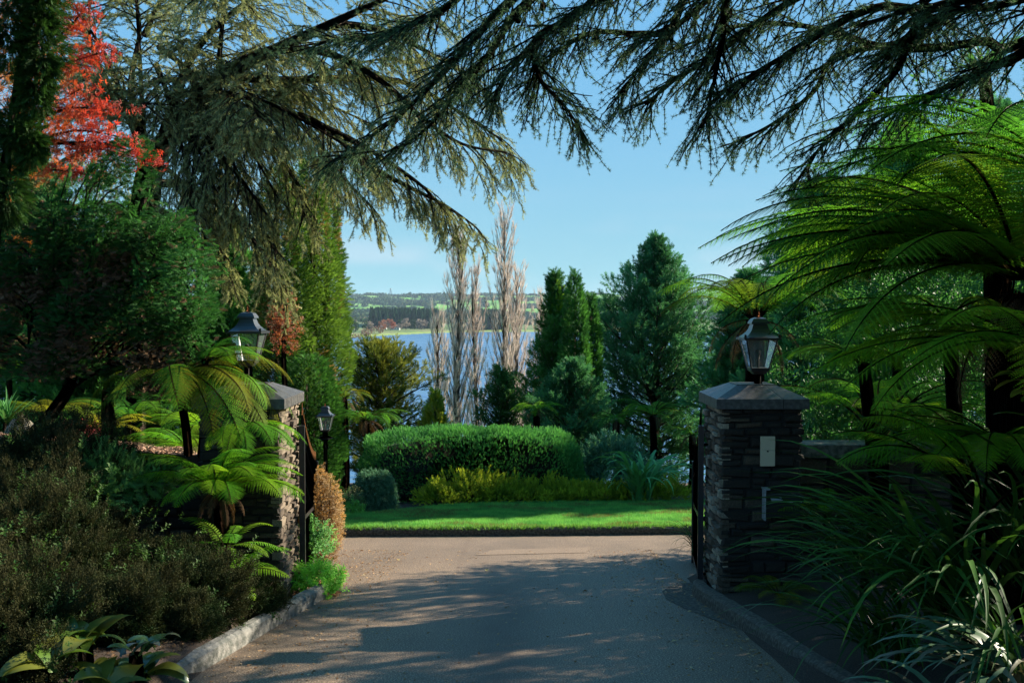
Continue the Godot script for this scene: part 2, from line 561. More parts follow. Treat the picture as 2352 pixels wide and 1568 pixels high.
func column(o: Node3D, called: String, mesh: Mesh, mat: Material, base: Vector3, h: float, shape: Array, n: int, size: float, c0: Color, c1: Color, lumps := 0.2, freq := 1.0, upward := 1.2, shell := 0.4, brown := 0.0) -> void:
	var sc := Scatter.new()
	var most := 0.0
	for q in shape:
		most = maxf(most, q.y)
	var i := 0
	while i < n:
		var t := rng.randf()
		var r0 := prof(shape, t)
		if rng.randf() > r0 / most + 0.08:
			continue
		i += 1
		var a := rng.randf() * TAU
		var d := Vector3(cos(a), 0, sin(a))
		var f := noise.get_noise_3dv((d * r0 + Vector3(0, t * h * 0.6, 0)) * freq * 10.0 + base * 9.0)
		var p := base + d * r0 * (1.0 + lumps * f * 2.0) * (1.0 - shell * pow(rng.randf(), 1.8)) + Vector3(0, t * h + rf(-0.1, 0.1), 0)
		var c := mixc(c0, c1, clampf(0.5 + f * 1.3 + rf(-0.3, 0.3), 0, 1))
		if brown > 0.0 and f < -0.25 and rng.randf() < brown:
			c = mixc(Color(0.16, 0.1, 0.05), Color(0.25, 0.13, 0.06), rng.randf())
		put(sc, p, d + Vector3(0, upward, 0) + rv() * 0.4, size * rf(0.7, 1.3), c)
	copies(called, mesh, mat, sc, o, o.position)

func trunk(o: Node3D, pts: Array, r0: float, r1: float, mat: Material, sides := 9, called := "trunk") -> MeshInstance3D:
	var mb := MB.new()
	var p := spline(pts, 5)
	for i in p.size():
		p[i] -= o.position
	mb.tube(p, r0, r1, sides, 0.8)
	return part(called, mb.mesh(), mat, o)

func conifer(o: Node3D, base: Vector3, h: float, shape: Array, n_br: int, rise0: float, rise1: float, gravity: float, mesh: Mesh, mat: Material, step: float, size: float, c0: Color, c1: Color, r0 := 0.14, bare := 0.25, side := 0.25, bark: Material = null) -> void:
	var wood := MB.new()
	var sc := Scatter.new()
	var op := o.position
	for i in n_br:
		var t := (i + rng.randf()) / n_br
		t = 1.0 - pow(1.0 - t, 1.15)
		var l := prof(shape, t) * rf(0.5, 1.25)
		if l < 0.03:
			continue
		var a := i * 2.399 + rf(-0.4, 0.4)
		var rise := lerpf(rise0, rise1, t)
		var p := stretch(base + Vector3(0, t * h, 0), Vector3(cos(a), rise + rf(-0.2, 0.2), sin(a)), l * sqrt(1 + rise * rise * 0.6), 6, gravity, 0.07)
		var q := p.duplicate()
		for k in q.size():
			q[k] -= op
		wood.tube(q, 0.012 + l * 0.014, 0.004, 4)
		var m := int(l / step) + 2
		var f := noise.get_noise_3dv(p[6] * 11.0)
		for k in m:
			var u := lerpf(bare, 1.0, (k + rng.randf()) / m)
			var c := along(p, u)
			var dir := (along(p, u + 0.1) - along(p, u - 0.1)).normalized()
			var wide := side * l * (1.15 - u)
			var off := dir.cross(Vector3.UP).normalized() * rf(-1, 1)
			for z in 3:
				off = rv()
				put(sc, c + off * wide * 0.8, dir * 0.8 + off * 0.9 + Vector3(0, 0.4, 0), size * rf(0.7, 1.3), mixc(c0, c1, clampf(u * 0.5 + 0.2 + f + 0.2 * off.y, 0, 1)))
	trunk(o, [base, base + Vector3(0, h * 0.5, 0), base + Vector3(0, h * 0.97, 0)], r0, 0.015, bark if bark else M.bark)
	part("branches", wood.mesh(), bark if bark else M.bark, o)
	copies("crown", mesh, mat, sc, o, op)

func cedar_limb(wood: MB, sc: Scatter, ctrl: Array, r0: float, r1: float, op: Vector3, sec := 1.0, sec_step := 0.3, ter := 0.35, ter_step := 0.11, ros_step := 0.045, size := 0.035, droop := 0.9, c0 := Color(), c1 := Color(), from := 0.2, thick := 1.0) -> void:
	var p := spline(ctrl, 6)
	var q := p.duplicate()
	for k in q.size():
		q[k] -= op
	wood.tube(q, r0, r1, 7, 0.8)
	var length := 0.0
	for k in p.size() - 1:
		length += p[k].distance_to(p[k + 1])
	var n := int(length * (1.0 - from) / sec_step) * 2 + 2
	for i in n:
		var u := from + (1.0 - from) * (i + rng.randf()) / n
		var b := along(p, u)
		var dir := (along(p, u + 0.04) - along(p, u - 0.04)).normalized()
		var out := dir.cross(Vector3.UP).normalized() * (1.0 if i % 2 else -1.0)
		var sl := sec * rf(0.5, 1.15) * (1.15 - 0.6 * u)
		var s := stretch(b, dir * 0.7 + out * rf(0.3, 0.9) + Vector3(0, rf(-0.35, 0.2), 0), sl, 6, droop, 0.13)
		q = s.duplicate()
		for k in q.size():
			q[k] -= op
		wood.tube(q, 0.008 * thick, 0.003 * thick, 4)
		var nt := int(sl / ter_step)
		for j in nt:
			var w := 0.1 + 0.9 * (j + rng.randf()) / nt
			var tb := along(s, w)
			var td := (along(s, w + 0.1) - along(s, w - 0.1)).normalized()
			var to := td.cross(Vector3.UP).normalized() * (1.0 if j % 2 else -1.0)
			var tl := ter * rf(0.4, 1.2) * (1.2 - 0.6 * w)
			var t := stretch(tb, td * 0.6 + to * rf(0.1, 0.8) + Vector3(0, rf(-0.5, 0.0), 0), tl, 3, droop * 1.3, 0.16)
			q = t.duplicate()
			for k in q.size():
				q[k] -= op
			wood.tube(q, 0.0035 * thick, 0.0018 * thick, 3)
			var nr := int(tl / ros_step) + 1
			for k in nr:
				var e := (k + rng.randf()) / nr
				put(sc, along(t, e) + rv() * 0.006, (along(t, e + 0.2) - tb).normalized() + rv() * 0.5, size * rf(0.7, 1.25), mixc(c0, c1, rng.randf()))

func frond_mesh(length: float, width: float, pinnae: int, a0: float, a1: float, stipe: float, leaflets: int, droop: float, thick := 0.011, rach: Material = null) -> ArrayMesh:
	var wood := MB.new()
	var leaf := MB.new()
	var steps := 22
	var p := PackedVector3Array([Vector3.ZERO])
	var c := Vector3.ZERO
	var sway := rf(-0.12, 0.12)
	for i in steps:
		var t := float(i) / steps
		var a := lerpf(a0, a1, pow(t, 1.25))
		c += Vector3(sway * t * 0.6, sin(a), cos(a)) * length / steps
		p.append(c)
	wood.tube(p, thick, thick * 0.18, 5)
	for i in pinnae:
		var u := (i + 0.5) / pinnae
		var t := stipe + (1.0 - stipe) * pow(u, 0.93)
		var b := along(p, t)
		var tan := (along(p, t + 0.03) - along(p, t - 0.03)).normalized()
		for s in [-1.0, 1.0]:
			var x := Vector3(s, 0, 0)
			var nn := tan.cross(Vector3.RIGHT).normalized()
			if nn.y < 0:
				nn = -nn
			var l := width * (pow(sin(PI * clampf(0.17 + 0.83 * u, 0, 0.985)), 0.75)) * rf(0.88, 1.08)
			var dir := (x * 0.9 + tan * (0.3 + 0.4 * u) - nn * 0.06 + rv() * 0.05).normalized()
			var perp := dir.cross(nn).normalized()
			var fall := droop * rf(0.7, 1.3)
			if leaflets == 0:
				var w := width * 0.085 * (0.6 + 0.4 * (1 - u))
				var last := b
				var wl := w * 0.9
				for k in 3:
					var e := (k + 1) / 3.0
					var now := b + dir * l * e - Vector3(0, fall * l * e * e, 0)
					var wn: float = w * [1.0, 0.75, 0.02][k]
					leaf.quad(last - perp * wl, now - perp * wn, now + perp * wn, last + perp * wl)
					last = now
					wl = wn
				continue
			var tip := b + dir * l - Vector3(0, fall * l, 0)
			leaf.tri(b - perp * 0.003, tip, b + perp * 0.003)
			for k in leaflets:
				var e := (k + 0.6) / leaflets
				var a := b + dir * l * e - Vector3(0, fall * l * e * e, 0)
				var sp := l / leaflets
				var pl := width * 0.135 * pow(1.0 - e * 0.93, 0.7) * (0.5 + 0.5 * minf(1.0, l / width))
				for z in [-1.0, 1.0]:
					var d: Vector3 = perp * z + dir * 0.42
					leaf.tri(a - dir * sp * 0.36, a + d * pl - Vector3(0, pl * 0.25, 0), a + dir * sp * 0.36)
	var m := ArrayMesh.new()
	leaf.add_to(m, null, false, 0.3)
	wood.add_to(m, rach if rach else M.rachis)
	return m

func frond(o: Node3D, mesh: Mesh, mat: Material, p: Vector3, yaw: float, pitch: float, roll: float, size: float, called := "frond") -> void:
	var b := Basis(Vector3.UP, yaw) * Basis(Vector3.RIGHT, pitch) * Basis(Vector3.BACK, roll)
	var f := MeshInstance3D.new()
	f.name = called
	f.mesh = mesh
	f.set_surface_override_material(0, mat)
	f.transform = Transform3D(b.scaled(Vector3(size, size, size)), p - o.position)
	o.add_child(f, true)

func fern_crown(o: Node3D, p: Vector3, n: int, meshes: Array, mats: Array, size: float, yaw0 := 0.0, yaw1 := TAU, spread := 0.02) -> void:
	for i in n:
		var yaw := lerpf(yaw0, yaw1, (i + rf(0.1, 0.9)) / n)
		frond(o, meshes[i % meshes.size()], mats[rng.randi() % mats.size()], p + Vector3(sin(yaw), 0, cos(yaw)) * spread, yaw, rf(-0.16, 0.16), rf(-0.22, 0.22), size * rf(0.8, 1.12))

func blade_mesh(length: float, w: float, a0: float, a1: float, fold: float, twist := 0.0, power := 1.4, wide_at := 0.3) -> ArrayMesh:
	var mb := MB.new()
	var c := Vector3.ZERO
	var steps := 9
	for i in steps + 1:
		var t := float(i) / steps
		var a := lerpf(a0, a1, pow(t, power))
		var half := w * 0.5 * (lerpf(0.45, 1.0, minf(1.0, t / wide_at)) if t < wide_at else maxf(pow(1.0 - (t - wide_at) / (1.0 - wide_at), 0.65), 0.02))
		var axis := Vector3(0, sin(a), cos(a))
		var x := Vector3(1, 0, 0).rotated(axis, twist * t)
		var up := Vector3(0, cos(a), -sin(a)).rotated(axis, twist * t)
		for s in [-1.0, 0.0, 1.0]:
			mb.v.append(c + x * half * s + up * half * fold * absf(s))
			mb.n.append((up - x * s * fold * 0.8).normalized())
		if i > 0:
			var k := i * 3
			for s in 2:
				mb.idx.append_array(PackedInt32Array([k - 3 + s, k - 2 + s, k + s, k - 2 + s, k + 1 + s, k + s]))
		c += axis * length / steps
	var m := ArrayMesh.new()
	mb.add_to(m, null, true, 0.08)
	return m

func clump(o: Node3D, p: Vector3, n: int, meshes: Array, mats: Array, size: float, yaw0 := 0.0, yaw1 := TAU, spread := 0.12, tilt := 0.25, called := "leaf") -> void:
	if p.y - o.position.y > 0.06 and not o.has_node("trunk"):
		var mb := MB.new()
		mb.tube(PackedVector3Array([Vector3(0, -0.05, 0), (p - o.position) * 0.5, p - o.position]), 0.05, 0.035, 7)
		part("stem", mb.mesh(), M.bark_dark, o)
	for i in n:
		var yaw := lerpf(yaw0, yaw1, rng.randf())
		var b := Basis(Vector3.UP, yaw) * Basis(Vector3.RIGHT, rf(-tilt, tilt)) * Basis(Vector3.BACK, rf(-0.3, 0.3))
		var s := size * rf(0.65, 1.1)
		part(called, meshes[rng.randi() % meshes.size()], mats[rng.randi() % mats.size()], o, Transform3D(b.scaled(Vector3(s, s, s)), p - o.position + Vector3(rf(-1, 1), rf(-0.1, 0.1), rf(-1, 1)) * spread))

# ---------------------------------------------------------------- the scene
func _ready() -> void:
	var cam := Camera3D.new()
	cam.name = "camera"
	cam.fov = rad_to_deg(2.0 * atan(784.0 / FOCAL))
	cam.near = 0.05
	cam.far = 9000.0
	cam.position = Vector3(0, 1.6, 0)
	cam.rotation = Vector3(PITCH, 0, 0)
	add_child(cam)
	var sky := ProceduralSkyMaterial.new()
	sky.sky_top_color = lin(0.04, 0.145, 0.295)
	sky.sky_horizon_color = lin(0.138, 0.252, 0.275)
	sky.sky_curve = 0.15
	sky.ground_bottom_color = lin(0.03, 0.035, 0.03)
	sky.ground_horizon_color = lin(0.15, 0.18, 0.2)
	sky.sun_angle_max = 4.0
	sky.sky_cover = clouds()
	var env := Environment.new()
	env.background_mode = Environment.BG_SKY
	env.sky = Sky.new()
	env.sky.sky_material = sky
	env.tonemap_mode = Environment.TONE_MAPPER_LINEAR
	env.tonemap_exposure = 3.0
	env.fog_enabled = true
	env.fog_density = 0.00005
	env.fog_light_color = Color(0.75, 0.86, 0.95)
	env.sdfgi_enabled = true
	env.ssao_enabled = true
	env.ssil_enabled = true
	var we := WorldEnvironment.new()
	we.name = "world_environment"
	we.environment = env
	add_child(we)
	var sun := DirectionalLight3D.new()
	sun.name = "sun"
	sun.light_energy = 1.6
	sun.light_color = Color(1.0, 0.95, 0.87)
	sun.light_angular_distance = 0.5
	sun.shadow_enabled = true
	add_child(sun)
	sun.look_at_from_position(Vector3.ZERO, -SUN_TO, Vector3.UP)
	noise.noise_type = FastNoiseLite.TYPE_SIMPLEX_SMOOTH
	noise.frequency = 0.1
	noise.fractal_octaves = 3
	noise.seed = 5
	materials()
	sprigs()
	rng.seed = 21
	land()
	far_shore()
	paving()
	rng.seed = 31
	masonry()
	gates()
	lanterns()
	rng.seed = 41
	middle_trees()
	rng.seed = 51
	poplars()
	rng.seed = 61
	island_planting()
	rng.seed = 71
	left_trees()
	rng.seed = 81
	left_planting()
	rng.seed = 91
	right_planting()
	rng.seed = 101
	overhead()
	rng.seed = 111
	litter()
	print("copies: ", instance_total)

func clouds() -> ImageTexture: # thin streaks of cloud low in the sky, all round
	var f := FastNoiseLite.new()
	f.frequency = 0.012
	f.fractal_octaves = 5
	f.seed = 9
	var w := 1024
	var h := 512
	var im := Image.create(w, h, false, Image.FORMAT_RGBA8)
	for y in h:
		var up := 90.0 - (y + 0.5) / h * 180.0
		if up < 0.0 or up > 14.0:
			continue
		for x in w:
			var a := TAU * x / w
			var v := f.get_noise_3d(cos(a) * 260.0, up * 40.0, sin(a) * 260.0)
			var k := smoothstep(-0.05, 0.5, v) * smoothstep(0.0, 1.2, up) * (1.0 - smoothstep(2.5, 8.0, up))
			im.set_pixel(x, y, Color(0.3, 0.19, 0.17, k * 0.75))
	return ImageTexture.create_from_image(im)

func road_y(d: float) -> float:
	return -0.107 * d

func shore(x: float) -> float:
	return 1400.0 - 0.012 * pow(maxf(0.0, -x - 20.0), 2.0) if x > -260.0 else 709.0

func ground(x: float, d: float) -> float:
	if d < 600.0:
		var y := -0.107 * d if d < 20.0 else maxf(-2.14 - 0.107 * (d - 20.0) - 0.006 * pow(minf(d - 20.0, 22.0), 2.0) - 0.27 * maxf(0.0, d - 42.0), -33.0)
		y += 0.02 * noise.get_noise_2d(x * 12.0, d * 12.0)
		if d < 20.0:
			if x < -1.9:
				var stop := lerpf(10.35, 14.0, smoothstep(-3.3, -4.2, x))
				var bank := smoothstep(-2.45, -2.85, x) * smoothstep(8.78, 8.96, d) * (1.0 - smoothstep(stop, stop + 0.7, d))
				y += lerpf(0.1, -0.06 if d < 12.95 else 0.03, smoothstep(10.4, 10.6, d)) + minf(0.13 * (-x - 1.9), 0.6) * (1.0 - smoothstep(9.0, 14.0, d)) + bank * (1.0 - 0.03 * (-x - 2.7))
			elif x > 1.75 and d < 9.4:
				y += 0.08 + minf(0.12 * (x - 1.75), 0.6)
			elif d > 13.6:
				y += 0.03
			else:
				y -= 0.06
			if d > 9.4 and x > 2.6 and d < 11.6:
				y += 0.1 * smoothstep(2.6, 3.2, x)
		return y
	var s := shore(x)
	if d < s:
		return -33.0
	var far := d - s
	var y := -28.3 + minf(far * 0.03, 3.0) + minf(far * 0.006, 9.0)
	y += 92.0 * smoothstep(2500.0, 5000.0, d + 300.0 * noise.get_noise_2d(x * 0.02, d * 0.02)) * (1.0 + 0.1 * noise.get_noise_2d(x * 0.03 + 50.0, 7.0))
	y += 9.0 * noise.get_noise_2d(x * 0.06, d * 0.06) * smoothstep(2300.0, 3200.0, d)
	return y

func sheet(xs: PackedFloat32Array, ds: PackedFloat32Array, fan: float) -> ArrayMesh:
	var mb := MB.new()
	var w := xs.size()
	for d in ds:
		for u in xs:
			var x: float = u * (1.0 if fan == 0.0 else d * fan)
			mb.v.append(Vector3(x, ground(x, d), -d))
	for j in ds.size() - 1:
		for i in w - 1:
			var a := j * w + i
			mb.idx.append_array(PackedInt32Array([a, a + w, a + 1, a + 1, a + w, a + w + 1]))
	mb.n.resize(mb.v.size())
	for j in ds.size():
		for i in w:
			var k := j * w + i
			var px := mb.v[j * w + mini(i + 1, w - 1)] - mb.v[j * w + maxi(i - 1, 0)]
			var pd := mb.v[mini(j + 1, ds.size() - 1) * w + i] - mb.v[maxi(j - 1, 0) * w + i]
			mb.n[k] = px.cross(pd).normalized()
	return mb.mesh()

func steps(list: Array) -> PackedFloat32Array: # [from, to, step] runs
	var out := PackedFloat32Array()
	for r in list:
		var x: float = r[0]
		while x < r[1] - 0.0001:
			out.append(x)
			x += r[2]
	out.append(list[list.size() - 1][1])
	return out

func field_kind(x: float, d: float) -> float: # under 0 pasture, over 0 woodland
	var a := noise.get_noise_2d(x * 0.018 + 13.0, d * 0.03)
	var b := noise.get_noise_2d(x * 0.06, d * 0.05 + 40.0)
	return a * 0.8 + b * 0.8 + (0.5 if d > 4650.0 or d < 2800.0 else -0.22)

func land() -> void:
	structure("garden_ground", sheet(steps([[-40, -8, 2.0], [-8, -1.5, 0.13], [-1.5, 1.5, 0.5], [1.5, 6, 0.15], [6, 40, 2.0]]), steps([[-12, 3, 1.0], [3, 8.7, 0.3], [8.7, 9.1, 0.05], [9.1, 16, 0.25], [16, 26, 0.8]]), 0.0), M.soil)
	structure("hillside", sheet(steps([[-2.2, 2.2, 0.1]]), steps([[26, 60, 2.0], [60, 200, 10.0]]), 1.0), M.turf)
	var lake := PlaneMesh.new()
	lake.size = Vector2(5000, 1700)
	var lk := structure("lake", lake, M.water)
	lk.position = Vector3(0, -28.0, -900)
	# the far country, pasture and woodland in large patches
	var us := steps([[-0.75, -0.3, 0.03], [-0.3, 0.3, 0.004], [0.3, 0.75, 0.03]])
	var ds := steps([[690, 1500, 15.0], [1500, 2500, 40.0], [2500, 5200, 30.0], [5200, 8000, 400.0]])
	var mb := MB.new()
	var cols := PackedColorArray()
	for d in ds:
		for u in us:
			var x: float = u * d
			mb.v.append(Vector3(x, ground(x, d), -d))
			var k := field_kind(x, d)
			var c := Color(0.11, 0.3, 0.045).lerp(Color(0.2, 0.33, 0.08), clampf(0.5 + noise.get_noise_2d(x * 0.1, d * 0.1), 0, 1))
			if k > 0.0:
				c = Color(0.03, 0.06, 0.03)
			if d < 2500.0:
				c = Color(0.08, 0.15, 0.05).lerp(Color(0.16, 0.17, 0.08), clampf(0.5 + 1.2 * noise.get_noise_2d(x * 0.1, d * 0.1), 0, 1))
				if d - shore(x) < 60.0:
					c = Color(0.2, 0.27, 0.08)
			cols.append(c)
	var w := us.size()
	for j in ds.size() - 1:
		for i in w - 1:
			var a := j * w + i
			mb.idx.append_array(PackedInt32Array([a, a + w, a + 1, a + 1, a + w, a + w + 1]))
	var arr := []
	arr.resize(Mesh.ARRAY_MAX)
	arr[Mesh.ARRAY_VERTEX] = mb.v
	arr[Mesh.ARRAY_INDEX] = mb.idx
	arr[Mesh.ARRAY_COLOR] = cols
	var hm := ArrayMesh.new()
	hm.add_surface_from_arrays(Mesh.PRIMITIVE_TRIANGLES, arr)
	structure("hills", hm, M.twig)
	# woodland on the hills, one mass
	var sc := Scatter.new()
	var tries := 0
	while sc.where.size() < 5200 and tries < 60000:
		tries += 1
		var d := rf(2450, 5050)
		var x := rf(-0.22, 0.24) * d
		if field_kind(x, d) < 0.02 and rng.randf() > 0.012:
			continue
		var s := rf(7, 15)
		sc.where.append(Transform3D(Basis(Vector3.UP, rng.randf() * TAU).scaled(Vector3(s, s * rf(0.8, 1.3), s)), Vector3(x, ground(x, d) + s * 0.5, -d)))
		sc.tint.append(mixc(Color(0.03, 0.075, 0.04), Color(0.08, 0.11, 0.045), rng.randf()))
	var hw := copies("hill_woodland", S.clump, M.far, sc, self)
	tag(hw, "dark woodland patches and tree lines on the far green hills", "woodland")

func house(px: float, d: float, w: float, label: String) -> void:
	var p := at(px, 740, d)
	p.y = ground(p.x, d)
	var o := thing("house", label, "house", p, "houses on the far lake shore")
	var mb := MB.new()
	mb.box(Transform3D(Basis(), Vector3(0, 1.6, 0)), Vector3(w, 3.2, 7))
	part("wall", mb.mesh(), M.white, o)
	mb = MB.new()
	mb.hexa([Vector3(-w * 0.55, 3.2, 4), Vector3(w * 0.55, 3.2, 4), Vector3(w * 0.55, 3.2, -4), Vector3(-w * 0.55, 3.2, -4), Vector3(-w * 0.5, 5.4, 0.2), Vector3(w * 0.5, 5.4, 0.2), Vector3(w * 0.5, 5.4, -0.2), Vector3(-w * 0.5, 5.4, -0.2)])
	part("roof", mb.mesh(), M.roof, o)
	for k in 3:
		mb = MB.new()
		mb.box(Transform3D(Basis(), Vector3(w * (-0.3 + 0.3 * k), 1.7, 3.52)), Vector3(w * 0.16, 1.3, 0.06))
		part("window", mb.mesh(), M.paint, o)

func shore_tree(called: String, label: String, group: String, p: Vector3, h: float, wide: float, c0: Color, c1: Color) -> void:
	var o := thing(called, label, "tree", p, group)
	trunk(o, [p, p + Vector3(0, h * 0.3, 0), p + Vector3(0, h * 0.6, 0)], h * 0.03, h * 0.01, M.bark, 5)
	mound(o, "crown", S.clump, M.far, p + Vector3(0, h * 0.55, 0), Vector3(wide, h * 0.5, wide), 70, h * 0.09, c0, c1, 0.3, 0.02, 0.2, 0.6, -0.9)

func far_shore() -> void:
	var sc := Scatter.new() # the dark pine belt reads as one wood
	for i in 900:
		var d := rf(1460, 1680)
		var px := rf(850, 1010) if i % 4 else rf(1085, 1150)
		var p := at(px, 740, d)
		p.y = ground(p.x, d)
		var s := rf(19, 29)
		sc.where.append(Transform3D(Basis(Vector3.UP, rng.randf() * TAU).scaled(Vector3(s * 0.8, s, s * 0.8)), p))
		sc.tint.append(mixc(Color(0.01, 0.035, 0.016), Color(0.02, 0.055, 0.022), rng.randf()))
	tag(copies("pine_wood", S.far_pine, M.far, sc, self), "dark belt of pines behind the far lake shore", "wood")
	sc = Scatter.new()
	for i in 900: # town trees behind
		var d := rf(1750, 2600)
		var p := at(rf(780, 1480), 740, d)
		p.y = ground(p.x, d)
		var s := rf(3, 7)
		sc.where.append(Transform3D(Basis(Vector3.UP, rng.randf() * TAU).scaled(Vector3(s, s, s)), p + Vector3(0, s * 0.6, 0)))
		sc.tint.append(mixc(Color(0.035, 0.08, 0.03), Color(0.15, 0.12, 0.08), pow(rng.randf(), 3.0)))
	tag(copies("town_trees", S.clump, M.far, sc, self), "low mixed trees among the roofs beyond the pines", "trees")
	var kinds := [
		["willow", "rounded russet bare willow at the far water's edge", "russet willows on the far shore", 9.0, 6.5, Color(0.24, 0.13, 0.08), Color(0.34, 0.2, 0.12), [[797, 1080], [815, 1090], [838, 1130], [846, 1150], [868, 1200]]],
		["bare_tree", "pale leafless tree on the far lake shore", "pale bare trees on the far shore", 13.0, 6.0, Color(0.26, 0.21, 0.17), Color(0.4, 0.33, 0.27), [[850, 1240], [885, 1330], [915, 1360], [932, 1390], [963, 1420], [975, 1420], [1080, 1440], [1100, 1440]]],
		["evergreen_tree", "dark green rounded evergreen on the far lake shore", "evergreens on the far shore", 13.0, 6.0, Color(0.025, 0.065, 0.025), Color(0.06, 0.1, 0.03), [[812, 1180], [842, 1250], [900, 1400], [922, 1410], [948, 1410], [985, 1440], [992, 1420], [1090, 1460], [1112, 1450]]],
		["autumn_tree", "reddish autumn tree above the far shore path", "autumn trees on the far shore", 13.0, 7.0, Color(0.36, 0.13, 0.07), Color(0.45, 0.22, 0.12), [[878, 1320], [893, 1340], [897, 1335]]],
	]
	var ordinals := ["leftmost", "second from the left", "third from the left", "fourth from the left", "fifth from the left", "sixth from the left", "seventh from the left", "eighth from the left", "rightmost"]
	for k in kinds:
		var i := 0
		for q in k[7]:
			var p := at(q[0], 760, q[1])
			p.y = ground(p.x, q[1])
			shore_tree(k[0], k[1] + ", " + (ordinals[i] if i < k[7].size() - 1 else "rightmost") + " of its kind", k[2], p, k[3] * rf(0.75, 1.25), k[4] * rf(0.8, 1.2), k[5], k[6])
			i += 1
	house(793, 1090, 14, "white gabled boathouse at the left end of the far shore")
	house(908, 1360, 12, "small white house among trees by the far lawn")
	house(880, 1390, 10, "small pale house behind the reddish tree on the far shore")
	for q in [[940, 2200, "leftmost"], [952, 2100, "second from the left"], [975, 2150, "middle one"], [990, 2050, "fourth from the left"], [1005, 2150, "rightmost"]]:
		house(q[0], q[1], 18, "tiny pale house beyond the dark pines, " + q[2] + " of the row")
	var tp := at(897, 690, 4850)
	tp.y = ground(tp.x, 4850)
	var tower := thing("mast", "slim lattice mast on the crest of the far hill", "mast", tp)
	var mb := MB.new()
	for s in [[-1, -1], [1, -1], [1, 1], [-1, 1]]:
		mb.bar(Vector3(s[0] * 6, 0, s[1] * 6), Vector3(s[0] * 1.2, 34, s[1] * 1.2), 0.7, 4)
	for y in [8.0, 17.0, 26.0]:
		var r: float = 6.0 - 4.8 * y / 34.0
		mb.bar(Vector3(-r, y, r), Vector3(r, y, r), 0.5, 4)
		mb.bar(Vector3(-r, y, -r), Vector3(r, y, -r), 0.5, 4)
	part("lattice", mb.mesh(), M.galv, tower)
	mb = MB.new()
	mb.box(Transform3D(Basis(), Vector3(0, 36, 0)), Vector3(8, 4, 8))
	part("platform", mb.mesh(), M.galv, tower)

func slab(poly: PackedVector2Array, lift: float) -> ArrayMesh: # a flat sheet on the slope of the drive; poly in (x, depth)
	var mb := MB.new()
	var tris := Geometry2D.triangulate_polygon(poly)
	for k in tris.size() / 3:
		var q := []
		for j in 3:
			var c := poly[tris[k * 3 + j]]
			q.append(Vector3(c.x, road_y(c.y) + lift, -c.y))
		if (q[2] - q[0]).cross(q[1] - q[0]).y < 0:
			q = [q[0], q[2], q[1]]
		mb.tri(q[0], q[1], q[2])
	mb.uv.resize(mb.v.size())
	for v in mb.v:
		mb.uv2.append(Vector2((v.x + 4.0) / 8.0, (-v.z - 3.0) / 12.0))
	return mb.mesh()

func ribbon(path: Array, w: float, h: float, bury: float, round_ := 0.02) -> ArrayMesh: # a kerb along (x, depth) points: road-side edge is the path, the kerb lies to the left of its run
	var mb := MB.new()
	var p := PackedVector3Array()
	var ctrl := []
	for q in path:
		ctrl.append(Vector3(q[0], road_y(q[1]), -q[1]))
	p = spline(ctrl, 6)
	var rows := []
	for i in p.size():
		var t := (p[mini(i + 1, p.size() - 1)] - p[maxi(i - 1, 0)])
		t.y = 0
		t = t.normalized()
		var l := Vector3(t.z, 0, -t.x)
		var row := []
		var j1 := 0.008 * noise.get_noise_3dv(p[i] * 40.0)
		for c in [[0.0, -bury], [0.008, h * 0.55], [0.015 + j1, h - round_ + j1], [round_ + 0.02 + j1, h + j1], [w - round_, h + j1 * 1.5], [w, h - round_], [w, -bury]]:
			row.append(p[i] + l * c[0] + Vector3(0, c[1], 0))
		rows.append(row)
	for i in rows.size() - 1:
		for k in 6:
			mb.quad(rows[i][k], rows[i][k + 1], rows[i + 1][k + 1], rows[i + 1][k])
	for e in [0, rows.size() - 1]:
		for k in range(1, 6):
			mb.tri(rows[e][0], rows[e][k], rows[e][k + 1])
	return mb.mesh(false)

